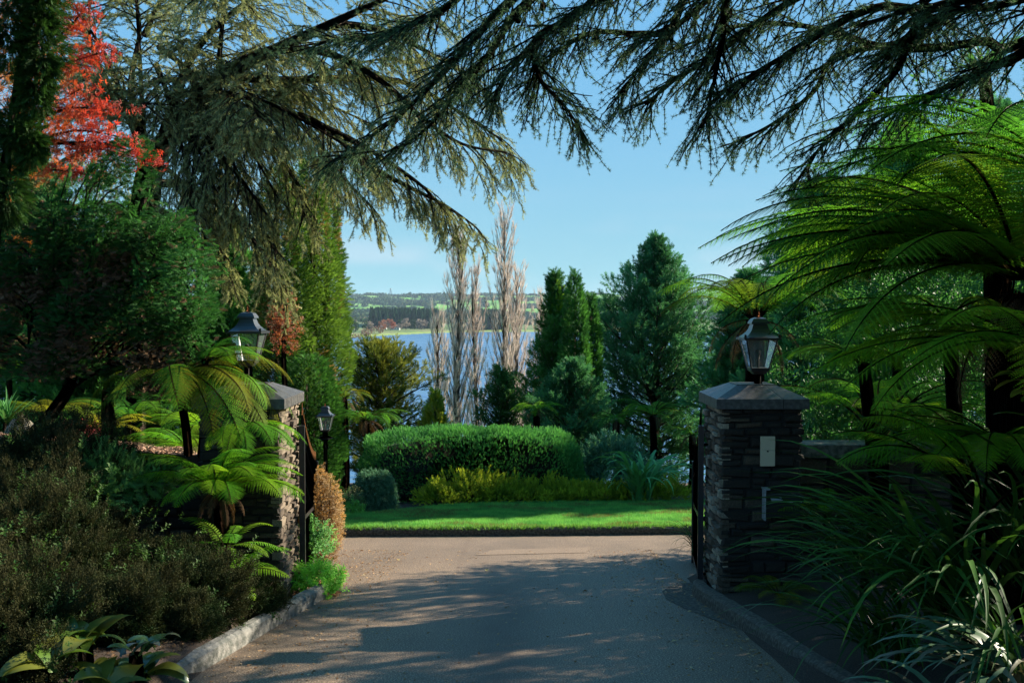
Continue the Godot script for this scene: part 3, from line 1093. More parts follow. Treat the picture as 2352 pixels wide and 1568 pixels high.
func paving() -> void:
	var poly := PackedVector2Array()
	for q in [[-2.3, -3], [-2.3, 3], [-2.05, 5.0], [-1.9, 6.3], [-1.76, 7.5], [-1.66, 8.3], [-1.75, 9.1], [-2.05, 9.8], [-2.5, 10.6], [-4.5, 11.2], [-16, 11.6], [-16, 12.4], [-9, 12.62], [-4, 12.72], [0, 12.85], [3, 13.1], [7, 13.7], [14, 15.2], [14, 12.2], [5, 10.8], [2.6, 9.9], [1.95, 9.2], [1.62, 8.6], [1.66, 7.8], [1.74, 7.0], [1.8, 6.0], [1.95, 4.5], [2.2, 3], [2.2, -3]]:
		poly.append(Vector2(q[0], q[1]))
	var road := structure("driveway", slab(poly, 0.0), M.asphalt)
	structure("road_patch", slab(PackedVector2Array([Vector2(-0.42, 11.05), Vector2(0.86, 11.25), Vector2(0.95, 11.72), Vector2(-0.2, 11.5)]), 0.004), M.patch)
	structure("gutter", slab(PackedVector2Array([Vector2(1.42, 8.0), Vector2(1.34, 8.4), Vector2(1.36, 8.75), Vector2(1.46, 9.02), Vector2(1.66, 9.22), Vector2(2.0, 9.3), Vector2(1.62, 8.6), Vector2(1.65, 7.9), Vector2(1.69, 7.2)]), 0.004), M.kerb_dark)
	structure("kerb", ribbon([[-2.3, 2.5], [-2.1, 4.6], [-1.93, 6.0], [-1.78, 7.3], [-1.66, 8.2], [-1.62, 8.5], [-1.68, 8.62]], 0.12, 0.11, 0.15), M.concrete)
	structure("kerb", ribbon([[2.05, 9.25], [1.75, 8.95], [1.6, 8.6], [1.64, 7.8], [1.72, 7.0], [1.79, 6.0], [1.95, 4.5], [2.2, 2.5]], 0.13, 0.12, 0.15), M.kerb_dark)
	structure("kerb", ribbon([[-16, 12.4], [-9, 12.6], [-4, 12.7], [0, 12.83], [3, 13.08], [7, 13.68], [14, 15.1]], 0.12, 0.1, 0.15), M.kerb_dark)
	# the lawn: a sheet of turf, and the grass that stands on it
	poly = PackedVector2Array()
	for q in [[-16, 12.5], [-9, 12.7], [-4, 12.8], [0, 12.93], [3, 13.18], [7, 13.78], [14, 15.2], [14, 18.5], [5, 17.3], [2, 17.0], [-0.4, 16.8], [-1.2, 16.2], [-1.9, 15.3], [-2.6, 14.7], [-3.6, 14.2], [-16, 14.2]]:
		poly.append(Vector2(q[0], q[1]))
	structure("lawn", slab(poly, 0.085), M.turf)
	var sc := Scatter.new()
	while sc.where.size() < 42000:
		var c := Vector2(rf(-4.2, 4.6), rf(12.7, 17.3))
		if not Geometry2D.is_point_in_polygon(c, poly):
			continue
		var f := noise.get_noise_2d(c.x * 16.0, c.y * 16.0)
		var g := noise.get_noise_2d(c.x * 5.0 + 90.0, c.y * 8.0)
		var col := mixc(Color(0.055, 0.15, 0.045), Color(0.13, 0.25, 0.07), clampf(0.5 + f, 0, 1))
		if g > 0.16 and rng.randf() < 0.6:
			col = mixc(Color(0.1, 0.09, 0.035), Color(0.14, 0.09, 0.045), rng.randf())
		put(sc, Vector3(c.x, road_y(c.y) + 0.08, -c.y), Vector3(rf(-0.3, 0.3), 1, rf(-0.3, 0.3)), rf(0.035, 0.06), col)
	for i in 2600: # ragged edge over the kerb
		var x := rf(-4.2, 4.6)
		var d := prof([Vector2(-4.3, 12.78), Vector2(0, 12.92), Vector2(3, 13.17), Vector2(5, 13.45)], x) - pow(rng.randf(), 2.5) * 0.09
		put(sc, Vector3(x, road_y(d) + 0.09, -d), Vector3(rf(-0.5, 0.5), 0.8, rf(0.0, 1.0)), rf(0.03, 0.08), mixc(Color(0.05, 0.12, 0.03), Color(0.13, 0.19, 0.05), rng.randf()))
	tag(copies("lawn_grass", S.tuft, M.grass, sc, self), "short green grass of the lawn island behind the far kerb", "grass")

func stone_face(o: Node3D, p0: Vector3, xdir: Vector3, normal: Vector3, width: float, y0: float, y1: float, h0: float, h1: float, w0: float, w1: float, tones: Array) -> void:
	var y := y0
	while y < y1 - 0.03:
		var h := minf(rf(h0, h1), y1 - y)
		if y1 - y - h < h0 * 0.6:
			h = y1 - y
		var x := 0.0
		while x < width - 0.02:
			var w := minf(rf(w0, w1), width - x)
			if width - x - w < w0 * 0.6:
				w = width - x
			var levels := [[0.0, h]]
			if h > 0.065 and rng.randf() < 0.38:
				var cut := h * rf(0.35, 0.65)
				levels = [[0.0, cut], [cut, h - cut]]
			for lv in levels:
				var hh: float = lv[1] * rf(0.9, 1.04) - 0.006
				var b := Basis(xdir * (w - rf(0.004, 0.014)), Vector3.UP * hh, normal * rf(0.06, 0.115)).rotated(normal, rf(-0.06, 0.06))
				part("stone", S.stone[rng.randi() % 8], M.stones[tones[rng.randi() % tones.size()]], o, Transform3D(b, p0 + xdir * (x + w * 0.5) + Vector3(0, y + lv[0] + lv[1] * 0.5, 0) - normal * rf(0.025, 0.045)))
			x += w
		y += h

func pier(o: Node3D, w: float, dep: float, h: float, tones: Array, low: float, inner := [], left := []) -> void: # base centre at the thing's origin
	var mb := MB.new()
	mb.box(Transform3D(Basis(), Vector3(0, h * 0.5 - 0.15, 0)), Vector3(w - 0.05, h + 0.3, dep - 0.05))
	part("pier_core", mb.mesh(), M.mortar, o)
	stone_face(o, Vector3(-w / 2, 0, dep / 2), Vector3.RIGHT, Vector3.BACK, w, low, h, 0.05, 0.11, 0.09, 0.28, tones)
	stone_face(o, Vector3(-w / 2, 0, -dep / 2), Vector3.BACK, Vector3.LEFT, dep, low, h, 0.05, 0.11, 0.08, 0.24, left if left else tones)
	stone_face(o, Vector3(w / 2, 0, dep / 2), Vector3.FORWARD, Vector3.RIGHT, dep, low, h, 0.05, 0.1, 0.09, 0.24, inner if inner else tones)
	stone_face(o, Vector3(w / 2, 0, -dep / 2), Vector3.LEFT, Vector3.FORWARD, w, low, h, 0.1, 0.16, 0.2, 0.36, tones)
	# slate cap: sloping slabs laid round a small level top
	var ho := w / 2 + 0.045
	var hi := 0.17
	var dO := dep / 2 + 0.045
	var di := 0.16
	var y0 := h
	var y1 := h + 0.085
	var y2 := h + 0.185
	for side in 4:
		var cuts: Array = [0.0, 0.34, 0.66, 1.0] if side % 2 else [0.0, 0.72, 1.0]
		for i in cuts.size() - 1:
			var g := 0.004
			var a0: float = cuts[i] + (g if i > 0 else 0.0)
			var a1: float = cuts[i + 1] - (g if i < cuts.size() - 2 else 0.0)
			var e := func(t: float, outer: bool, y: float) -> Vector3:
				var X := ho if outer else hi
				var Z := dO if outer else di
				var u := lerpf(-1, 1, t)
				var q: Vector3 = [Vector3(u * X, y, Z), Vector3(X, y, -u * Z), Vector3(-u * X, y, -Z), Vector3(-X, y, u * Z)][side]
				return q
			mb = MB.new()
			mb.hexa([e.call(a0, true, y0), e.call(a1, true, y0), e.call(a1, false, y0 + 0.01), e.call(a0, false, y0 + 0.01), e.call(a0, true, y1), e.call(a1, true, y1), e.call(a1, false, y2), e.call(a0, false, y2)])
			part("cap_slab", mb.mesh(false), M.slate, o)
	mb = MB.new()
	mb.box(Transform3D(Basis(), Vector3(0, y2 - 0.02, 0)), Vector3(hi * 2 - 0.004, 0.05, di * 2 - 0.004))
	part("cap_top", mb.mesh(), M.slate, o)

func masonry() -> void:
	var o := thing("gate_pier", "dark stone gate pier on the right with pale wall plate and letter box", "gate pier", Vector3(2.107, -0.85, -8.545))
	pier(o, 0.69, 0.69, 1.63, [0, 0, 0, 1], 0.0, [], [1, 2, 2, 1, 3])
	# plate, letter box
	var mb := MB.new()
	mb.box(Transform3D(Basis(), Vector3(0.045, 1.275, 0.372)), Vector3(0.122, 0.25, 0.018))
	var pl := part("wall_plate", mb.mesh(), M.plate, o)
	mb = MB.new()
	mb.lathe([Vector2(0.0, 0.006), Vector2(0.006, 0.004), Vector2(0.007, 0.0)], 8, Transform3D(Basis(Vector3.RIGHT, PI / 2), Vector3(0.045, 1.275, 0.381)))
	part("screw", mb.mesh(), M.iron, pl)
	mb = MB.new()
	mb.box(Transform3D(Basis(), Vector3(0.155, 0.83, 0.40)), Vector3(0.3, 0.2, 0.075))
	var lb := part("letter_box", mb.mesh(), M.paint, o)
	mb = MB.new()
	mb.box(Transform3D(Basis(), Vector3(0.006, 0.835, 0.42)), Vector3(0.008, 0.26, 0.1))
	mb.box(Transform3D(Basis(), Vector3(0.02, 0.968, 0.42)), Vector3(0.05, 0.01, 0.1))
	part("side_plate", mb.mesh(), M.steel, lb)
	mb = MB.new()
	mb.box(Transform3D(Basis(Vector3.RIGHT, 0.25), Vector3(0.1, 0.888, 0.455)), Vector3(0.09, 0.01, 0.06))
	mb.box(Transform3D(Basis(), Vector3(0.235, 0.86, 0.442)), Vector3(0.16, 0.006, 0.02))
	part("slot_flap", mb.mesh(), M.steel, lb)
	o = thing("gate_pier", "lighter stone gate pier on the left, half hidden by tree fern fronds", "gate pier", Vector3(-2.3, -0.85, -8.545))
	pier(o, 0.69, 0.69, 1.63, [0, 0, 1], 0.0, [1, 1, 2, 2])
	# walls beside the piers
	o = thing("stone_wall", "low dark stone retaining wall left of the left gate pier, holding up the mulch bed", "wall", Vector3(-4.6, -0.9, -8.86))
	mb = MB.new()
	mb.box(Transform3D(Basis(), Vector3(0, 0.3, 0)), Vector3(3.84, 1.35, 0.14))
	part("wall_core", mb.mesh(), M.mortar, o)
	stone_face(o, Vector3(-1.92, 0, 0.1), Vector3.RIGHT, Vector3.BACK, 3.84, -0.05, 0.96, 0.1, 0.17, 0.18, 0.42, [0, 0, 1])
	o = thing("stone_wall", "pale coped stone wall running right from the right gate pier behind the ferns", "wall", Vector3(4.3, -0.95, -9.2))
	mb = MB.new()
	mb.box(Transform3D(Basis(), Vector3(0, 0.5, 0)), Vector3(3.5, 1.4, 0.2))
	part("wall_core", mb.mesh(), M.mortar, o)
	stone_face(o, Vector3(-1.75, 0, 0.13), Vector3.RIGHT, Vector3.BACK, 3.5, 0.0, 1.18, 0.12, 0.2, 0.22, 0.45, [0, 1, 1])
	for k in 5:
		mb = MB.new()
		mb.box(Transform3D(Basis(), Vector3(-1.4 + 0.7 * k, 1.25, 0)), Vector3(0.69, 0.12, 0.36))
		part("coping_stone", mb.mesh(), M.concrete, o)

func gate(o: Node3D, hinge: Vector3, away: Vector3, down: float, flip: float) -> void:
	var run := away - hinge
	var length := Vector2(run.x, run.z).length()
	var top := func(t: float) -> float:
		return lerpf(1.62, 1.08, pow(sin(minf(t, 1.0) * PI * 0.5), 0.8))
	var pos := func(t: float, y: float) -> Vector3:
		return hinge + run * t + Vector3(0, y, 0) - o.position
	var mb := MB.new()
	mb.box(Transform3D(Basis(Vector3.UP, atan2(-run.z, run.x)), pos.call(0.0, 0.72)), Vector3(0.06, 1.5, 0.05))
	part("stile", mb.mesh(), M.iron, o)
	mb = MB.new()
	mb.box(Transform3D(Basis(Vector3.UP, atan2(-run.z, run.x)), pos.call(1.0, 0.53)), Vector3(0.05, 1.1, 0.045))
	part("stile", mb.mesh(), M.iron, o)
	var n := 20
	for i in n:
		var t := (i + 0.7) / (n + 0.4)
		var hgt: float = top.call(t)
		mb = MB.new()
		mb.bar(pos.call(t, 0.03), pos.call(t, hgt), 0.011)
		var bar := part("bar", mb.mesh(), M.iron, o)
		mb = MB.new()
		mb.tube(PackedVector3Array([pos.call(t, hgt), pos.call(t, hgt + 0.012), pos.call(t, hgt + 0.04), pos.call(t, hgt + 0.11)]), 0.011, 0.002, 6)
		part("spear", mb.mesh(), M.spear, bar)
		mb = MB.new()
		mb.bar(pos.call(t + 0.5 / n, 0.03), pos.call(t + 0.5 / n, 0.74), 0.01)
		part("short_bar", mb.mesh(), M.iron, o)
	for r in [[0.0, 0.05], [0.0, 0.62]]:
		mb = MB.new()
		mb.box(Transform3D(Basis(Vector3.UP, atan2(-run.z, run.x)) * Basis(Vector3.BACK, atan2(run.y, length)), pos.call(0.5, r[1])), Vector3(length, 0.04, 0.02))
		part("rail", mb.mesh(), M.iron, o)
	for lower in [0.16, 0.5]:
		var p := PackedVector3Array()
		for k in 15:
			var t := k / 14.0
			var tt := top.call(t) as float
			p.append(pos.call(t, tt - lower))
		mb = MB.new()
		mb.tube(p, 0.013, 0.013, 6)
		part("curved_rail", mb.mesh(), M.iron_rail, o)
	for y in [0.12, 1.3]:
		mb = MB.new()
		mb.bar(pos.call(0.0, y), pos.call(0.0, y) + Vector3(-0.14 * flip, 0, 0.02), 0.014)
		part("hinge", mb.mesh(), M.iron, o)

func gates() -> void:
	var o := thing("iron_gate", "open black wrought iron gate leaf with spear tops hung on the left pier", "gate", Vector3(-1.9, -0.92, -8.8))
	gate(o, Vector3(-1.9, -0.9, -8.78), Vector3(-2.12, -1.1, -10.5), 0.0, 1.0)
	o = thing("iron_gate", "open black wrought iron gate leaf seen edge on beside the right pier", "gate", Vector3(1.71, -0.92, -8.8))
	gate(o, Vector3(1.71, -0.9, -8.78), Vector3(1.97, -1.1, -10.5), 0.0, -1.0)

func lantern_head(o: Node3D, y: float, s: float) -> void:
	var q := PI / 4
	var r2 := sqrt(2.0)
	var t := Transform3D(Basis().scaled(Vector3(s, s, s)), Vector3(0, y, 0))
	var mb := MB.new()
	mb.lathe([Vector2(0.0, 0.085), Vector2(0.045 * r2, 0.09), Vector2(0.075 * r2, 0.12), Vector2(0.08 * r2, 0.145), Vector2(0.0, 0.147)], 4, t, q)
	part("lantern_base", mb.mesh(false), M.paint, o)
	mb = MB.new()
	var p := [Vector2(0.0, 0.388), Vector2(0.158 * r2, 0.388), Vector2(0.16 * r2, 0.408), Vector2(0.135 * r2, 0.416), Vector2(0.112 * r2, 0.432), Vector2(0.09 * r2, 0.455), Vector2(0.073 * r2, 0.482), Vector2(0.063 * r2, 0.512), Vector2(0.06 * r2, 0.525), Vector2(0.078 * r2, 0.528), Vector2(0.074 * r2, 0.545), Vector2(0.056 * r2, 0.572), Vector2(0.03 * r2, 0.582), Vector2(0.0, 0.584)]
	mb.lathe(p, 4, t, q)
	var roof := part("lantern_roof", mb.mesh(false), M.paint, o)
	mb = MB.new()
	mb.lathe([Vector2(0.012, 0.582), Vector2(0.022, 0.592), Vector2(0.01, 0.602), Vector2(0.017, 0.615), Vector2(0.011, 0.632), Vector2(0.0, 0.655)], 8, t)
	part("finial", mb.mesh(), M.copper, roof)
	for c in [[1, 1], [1, -1], [-1, -1], [-1, 1]]:
		mb = MB.new()
		mb.lathe([Vector2(0.0, 0.438), Vector2(0.011, 0.43), Vector2(0.009, 0.418), Vector2(0.014, 0.408)], 6, t * Transform3D(Basis(), Vector3(c[0] * 0.146, 0, c[1] * 0.146)))
		part("corner_knob", mb.mesh(), M.paint, roof)
		mb = MB.new()
		mb.tube(PackedVector3Array([t * Vector3(c[0] * 0.076, 0.14, c[1] * 0.076), t * Vector3(c[0] * 0.132, 0.39, c[1] * 0.132)]), 0.0085 * s, 0.0085 * s, 4)
		part("corner_bar", mb.mesh(false), M.paint, o)
	for k in 4:
		var b := Basis(Vector3.UP, k * PI / 2)
		mb = MB.new()
		mb.quad(t * (b * Vector3(-0.07, 0.147, 0.074)), t * (b * Vector3(-0.124, 0.387, 0.129)), t * (b * Vector3(0.124, 0.387, 0.129)), t * (b * Vector3(0.07, 0.147, 0.074)))
		part("glass_pane", mb.mesh(false), M.glass, o)
	mb = MB.new()
	mb.lathe([Vector2(0.0, 0.31), Vector2(0.018, 0.306), Vector2(0.028, 0.293), Vector2(0.03, 0.278), Vector2(0.026, 0.262), Vector2(0.017, 0.24), Vector2(0.014, 0.225), Vector2(0.0, 0.224)], 12, t)
	var bulb := part("bulb", mb.mesh(), M.bulb, o)
	mb = MB.new()
	mb.lathe([Vector2(0.0, 0.226), Vector2(0.015, 0.225), Vector2(0.015, 0.2), Vector2(0.012, 0.147)], 8, t)
	part("lamp_holder", mb.mesh(), M.galv, bulb)

func lanterns() -> void:
	for q in [[2.15, 0.965, -8.5, "black four-sided gate lantern on top of the right stone pier", 1.0], [-2.33, 1.03, -8.6, "black four-sided gate lantern on top of the left stone pier", 0.97]]:
		var o := thing("gate_lantern", q[3], "lantern", Vector3(q[0], q[1], q[2]))
		var mb := MB.new()
		mb.lathe([Vector2(0.036, -0.07), Vector2(0.036, 0.078), Vector2(0.03, 0.09), Vector2(0.0, 0.09)], 14, Transform3D())
		part("collar", mb.mesh(), M.galv, o)
		lantern_head(o, 0.0, q[4])
	var p := at(747, 1000, 17.3)
	p.y = ground(p.x, 17.3)
	var o := thing("street_lamp", "short dark lamp post with glazed lantern in front of the tall green columns", "lamp post", p)
	var top := at(747, 992, 17.3).y - p.y
	var mb := MB.new()
	mb.lathe([Vector2(0.09, 0.0), Vector2(0.09, 0.12), Vector2(0.06, 0.16), Vector2(0.05, 0.3), Vector2(0.042, 0.34), Vector2(0.036, top - 0.3), Vector2(0.05, top - 0.28), Vector2(0.05, top - 0.25), Vector2(0.035, top - 0.2), Vector2(0.04, top - 0.16)], 12, Transform3D())
	part("post", mb.mesh(), M.paint, o)
	mb = MB.new()
	mb.lathe([Vector2(0.04, top - 0.16), Vector2(0.1, top - 0.12), Vector2(0.14, top - 0.105), Vector2(0.14, top - 0.095), Vector2(0.05, top - 0.07), Vector2(0.04, top + 0.01)], 12, Transform3D())
	part("ladder_ring", mb.mesh(), M.paint, o)
	lantern_head(o, top - 0.09, 0.95)

func tree(called: String, label: String, category: String, px: float, d: float, group := "") -> Node3D:
	var p := at(px, 900, d)
	p.y = ground(p.x, d)
	return thing(called, label, category, p, group)

func top_of(py: float, d: float, o: Node3D) -> float: # height of the thing whose top shows at row py
	return at(1176, py, d).y - o.position.y

func middle_trees() -> void:
	# tall fastigiate columns left of the lake
	var hull := [Vector2(0.0, 0.75), Vector2(0.2, 1.0), Vector2(0.6, 0.95), Vector2(0.85, 0.7), Vector2(0.96, 0.35), Vector2(1.0, 0.08)]
	var cols := [[640, 20.4, 380, 0.55, "bright green columnar conifer, leftmost of the tall columns above the lamp post"], [680, 21.4, 345, 0.58, "tallest bright green column beside the drooping cedar boughs"], [720, 21.0, 355, 0.52, "bright green column with brown dead sprays down its side"], [752, 21.8, 368, 0.4, "narrow green column nearest the lake, darker on its right edge"]]
	for q in cols:
		var o := tree("columnar_conifer", q[4], "tree", q[0], q[1], "tall columnar conifers left of the lake")
		var h := top_of(q[2], q[1], o)
		var sh := []
		for v in hull:
			sh.append(Vector2(v.x, v.y * q[3] * 1.15))
		trunk(o, [o.position, o.position + Vector3(0, h * 0.9, 0)], 0.12, 0.03, M.bark)
		column(o, "crown", S.spray[0], M.scale, o.position, h, sh, 13000, 0.105, Color(0.03, 0.065, 0.014), Color(0.105, 0.145, 0.028), 0.36, 1.1, 0.45, 0.5, 0.8)
	var o := tree("evergreen_shrub", "dense mid green conifer bush around the foot of the tall columns", "shrub", 705, 19.4)
	column(o, "crown", S.spray[1], M.scale, o.position, 2.75, [Vector2(0, 0.6), Vector2(0.4, 0.72), Vector2(0.75, 0.6), Vector2(0.95, 0.3), Vector2(1, 0.05)], 8500, 0.11, Color(0.016, 0.045, 0.012), Color(0.035, 0.085, 0.02), 0.35, 1.4, 0.5, 0.4)
	trunk(o, [o.position, o.position + Vector3(0, 2.2, 0)], 0.09, 0.02, M.bark)
	# thin tree with rusty leaves and bare trunk
	o = tree("rusty_tree", "thin tree with rust brown dead leaves on a bare trunk behind the left lantern", "tree", 655, 17.5)
	var b := o.position
	trunk(o, [b, b + Vector3(0.05, 1.2, 0), b + Vector3(-0.03, 2.6, 0), b + Vector3(0.03, 4.0, 0)], 0.11, 0.02, M.bark_dark)
	mound(o, "crown", S.leafy[0], M.red, at(648, 745, 17.5), Vector3(0.19, 0.48, 0.2), 300, 0.12, Color(0.24, 0.07, 0.025), Color(0.33, 0.13, 0.06), 0.4, 1.0, 0.0, 0.9, -1.0)
	# golden spreading conifer before the lake
	o = tree("golden_conifer", "open golden green conifer with spiky spreading boughs in front of the lake", "tree", 872, 24.0)
	var h := top_of(800, 24.0, o)
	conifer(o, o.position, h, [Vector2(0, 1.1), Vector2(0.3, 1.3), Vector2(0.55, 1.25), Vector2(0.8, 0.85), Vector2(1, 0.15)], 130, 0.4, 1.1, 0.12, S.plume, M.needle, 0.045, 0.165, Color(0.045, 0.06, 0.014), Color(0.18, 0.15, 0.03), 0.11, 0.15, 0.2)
	o = tree("golden_conifer", "small yellow green cone shaped conifer left of the bare poplars", "tree", 1000, 22.0)
	h = top_of(905, 22.0, o)
	column(o, "crown", S.spray[2], M.scale, o.position, h, [Vector2(0, 0.5), Vector2(0.5, 0.36), Vector2(0.85, 0.16), Vector2(1, 0.03)], 2600, 0.15, Color(0.1, 0.15, 0.02), Color(0.3, 0.22, 0.03), 0.35, 1.4, 1.2, 0.5)
	trunk(o, [o.position, o.position + Vector3(0, h * 0.9, 0)], 0.06, 0.02, M.bark)
	# green columns right of the poplars
	for q in [[1320, 24.0, 630, 0.34, "slim bright green columnar cypress left of the big blue conifer"], [1357, 24.6, 682, 0.24, "shorter slim green cypress right beside the taller green column"]]:
		o = tree("columnar_cypress", q[4], "tree", q[0], q[1], "slim columnar cypresses")
		h = top_of(q[2], q[1], o)
		column(o, "crown", S.spray[0], M.scale, o.position, h, [Vector2(0, q[3]), Vector2(0.55, q[3]), Vector2(0.8, q[3] * 0.75), Vector2(0.93, q[3] * 0.4), Vector2(1, 0.03)], 5200, 0.15, Color(0.022, 0.065, 0.022), Color(0.05, 0.12, 0.03), 0.14, 1.8, 1.2, 0.35)
		trunk(o, [o.position, o.position + Vector3(0, h * 0.9, 0)], 0.09, 0.02, M.bark)
	o = tree("dark_conifer", "dark green broad conifer with golden tip beside the bare poplars", "tree", 1276, 25.5)
	h = top_of(642, 25.5, o)
	conifer(o, o.position, h, [Vector2(0, 1.3), Vector2(0.3, 1.1), Vector2(0.6, 0.52), Vector2(0.85, 0.26), Vector2(1, 0.08)], 150, 0.5, 2.0, 0.05, S.plume, M.needle, 0.05, 0.24, Color(0.02, 0.06, 0.022), Color(0.05, 0.115, 0.03), 0.15, 0.15, 0.35)
	mound(o, "golden_tip", S.spray[1], M.scale, at(1285, 700, 25.5), Vector3(0.3, 0.55, 0.3), 300, 0.18, Color(0.1, 0.18, 0.02), Color(0.22, 0.26, 0.03), 0.3, 1.0, 1.2, 0.9, -1.0)
	o = tree("dark_conifer", "low dark green conifer bush at the lake edge below the poplars' right side", "shrub", 1150, 23.0)
	conifer(o, o.position, top_of(868, 23.0, o), [Vector2(0, 0.8), Vector2(0.6, 0.6), Vector2(1, 0.15)], 60, 0.6, 1.6, 0.0, S.plume, M.needle, 0.05, 0.2, Color(0.02, 0.055, 0.022), Color(0.05, 0.1, 0.03), 0.08, 0.1, 0.35)
	# big blue green conifer
	o = tree("blue_conifer", "large blue green conifer with billowing boughs right of the green columns", "tree", 1506, 27.0)
	h = top_of(556, 27.0, o)
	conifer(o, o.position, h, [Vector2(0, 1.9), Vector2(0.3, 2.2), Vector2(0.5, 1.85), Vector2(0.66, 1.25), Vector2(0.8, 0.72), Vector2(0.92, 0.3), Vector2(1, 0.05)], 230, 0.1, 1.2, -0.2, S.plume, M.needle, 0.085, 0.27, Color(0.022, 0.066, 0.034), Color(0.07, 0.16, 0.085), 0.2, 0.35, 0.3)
	o = tree("blue_conifer", "lower blue green conifer bush in front of the slim green columns", "shrub", 1318, 21.5)
	conifer(o, o.position, top_of(850, 21.5, o), [Vector2(0, 1.1), Vector2(0.5, 0.85), Vector2(0.8, 0.45), Vector2(1, 0.12)], 90, 0.3, 1.2, -0.2, S.plume, M.needle, 0.06, 0.24, Color(0.022, 0.066, 0.034), Color(0.07, 0.16, 0.085), 0.1, 0.3, 0.35)
	o = tree("blue_conifer", "blue green juniper bush right of the clipped hedge", "shrub", 1405, 18.6)
	mound(o, "crown", S.plume, M.needle, o.position + Vector3(0, 0.45, 0), Vector3(0.65, 0.6, 0.5), 900, 0.2, Color(0.03, 0.07, 0.055), Color(0.08, 0.16, 0.125), 0.35, 1.2, 0.8)
	# dark backing trees on the right, which also shade the lawn
	var c0 := Color(0.022, 0.075, 0.04)
	var c1 := Color(0.06, 0.15, 0.07)
	for q in [[1890, 19.5, 430, 1.5, "dark blue green cedar standing behind the large tree fern"], [2070, 20.5, 300, 1.8, "tall dark conifer behind the ferns on the right"], [2280, 22.0, 250, 2.0, "dark conifer farthest right behind the fern trunk"], [1720, 22.5, 640, 1.15, "dark green conifer behind the backlit tree fern and lantern"]]:
		o = tree("dark_conifer", q[4], "tree", q[0], q[1])
		h = top_of(q[2], q[1], o)
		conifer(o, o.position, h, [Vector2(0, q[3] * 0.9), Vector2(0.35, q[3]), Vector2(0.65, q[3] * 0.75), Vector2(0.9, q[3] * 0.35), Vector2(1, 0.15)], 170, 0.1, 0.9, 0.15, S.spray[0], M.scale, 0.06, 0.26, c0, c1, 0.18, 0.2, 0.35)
	for q in [[1990, 11.8, 540, 0.8, "dark leafy tree behind the right stone wall"], [2290, 12.2, 250, 1.5, "tall leafy tree filling the gaps behind the great fern trunk"], [2560, 10.6, 250, 1.5, "leafy tree at the right edge behind the fern trunk"], [2790, 8.8, 150, 1.5, "leafy tree standing beyond the right edge of the drive"]]:
		o = tree("leafy_tree", q[4], "tree", q[0], q[1])
		h = top_of(q[2], q[1], o)
		trunk(o, [o.position, o.position + Vector3(0.1, h * 0.5, 0), o.position + Vector3(0, h * 0.9, 0)], 0.12, 0.03, M.bark_dark)
		mound(o, "crown", S.leafy[1], M.leaf, o.position + Vector3(0, h * 0.55, 0), Vector3(q[3], h * 0.46, q[3] * 0.9), 3600 if q[0] > 2500 else 1700, 0.2, Color(0.02, 0.065, 0.02), Color(0.05, 0.12, 0.035), 0.35, 0.8, 0.3, 0.8, -1.0)

func poplars() -> void:
	var list := [[1042, 60.0, 512, 1.6, "tall bare poplar, leftmost of the large ones, thick dark trunk"], [1103, 63.0, 590, 0.8, "slim bare poplar between the two tallest ones"], [1158, 61.0, 462, 1.3, "tallest bare poplar with its top highest against the sky"], [1194, 62.5, 600, 1.35, "bare pinkish poplar close on the right of the tallest one"], [1226, 64.0, 668, 1.15, "shortest bare poplar, rightmost of the row beside the dark conifer"], [1005, 58.0, 700, 0.7, "young bare poplar at the left foot of the row"]]
	for q in list:
		var o := tree("poplar", q[4], "tree", q[0], q[1], "bare poplars by the lake")
		var h := top_of(q[2], q[1], o)
		var b := o.position
		var sc := Scatter.new()
		var wood := MB.new()
		var p := stretch(Vector3.ZERO, Vector3.UP, h * 0.97, 14, -0.02, 0.018)
		wood.tube(p, 0.24 + 0.1 * q[3], 0.012, 8, 0.8)
		part("trunk", wood.mesh(), M.bark_pale, o)
		wood = MB.new()
		var nb := int(64 * q[3]) + 26
		for i in nb:
			var t := 0.12 + 0.84 * pow((i + rng.randf()) / nb, 0.9)
			var a := i * 2.399 + rf(-0.5, 0.5)
			var hug := rf(0.18, 0.42)
			var l := h * rf(0.12, 0.3) * (1.15 - t) + 0.8
			l = minf(l, h * (1.02 - t))
			var s := stretch(along(p, t), Vector3(cos(a) * hug, 1, sin(a) * hug) * 1.0, l, 6, -0.03, 0.05)
			var lim: float = q[3] * (1.15 if t < 0.5 else 1.15 - 1.9 * (t - 0.5)) + 0.12
			for k in s.size():
				var r := Vector2(s[k].x, s[k].z)
				if r.length() > lim:
					r = r.normalized() * lim
					s[k].x = r.x
					s[k].z = r.y
			wood.tube(s, 0.014 + l * 0.005, 0.006, 4)
			var m := int(l * 5.2)
			for k in m:
				var u := rf(0.1, 1.0)
				var e := along(s, u)
				sc.where.append(Transform3D(aim(Vector3(rf(-0.4, 0.4) + cos(a) * 0.25, 1, rf(-0.4, 0.4) + sin(a) * 0.25), rng.randf() * TAU).scaled(Vector3(0.8, 1, 0.8) * rf(0.45, 1.05)), b + e))
				sc.tint.append(mixc(Color(0.42, 0.355, 0.31), Color(0.74, 0.66, 0.6), rng.randf()))
		part("branches", wood.mesh(), M.bark_pale, o)
		copies("twigs", S.shoots, M.shoot, sc, o, b)

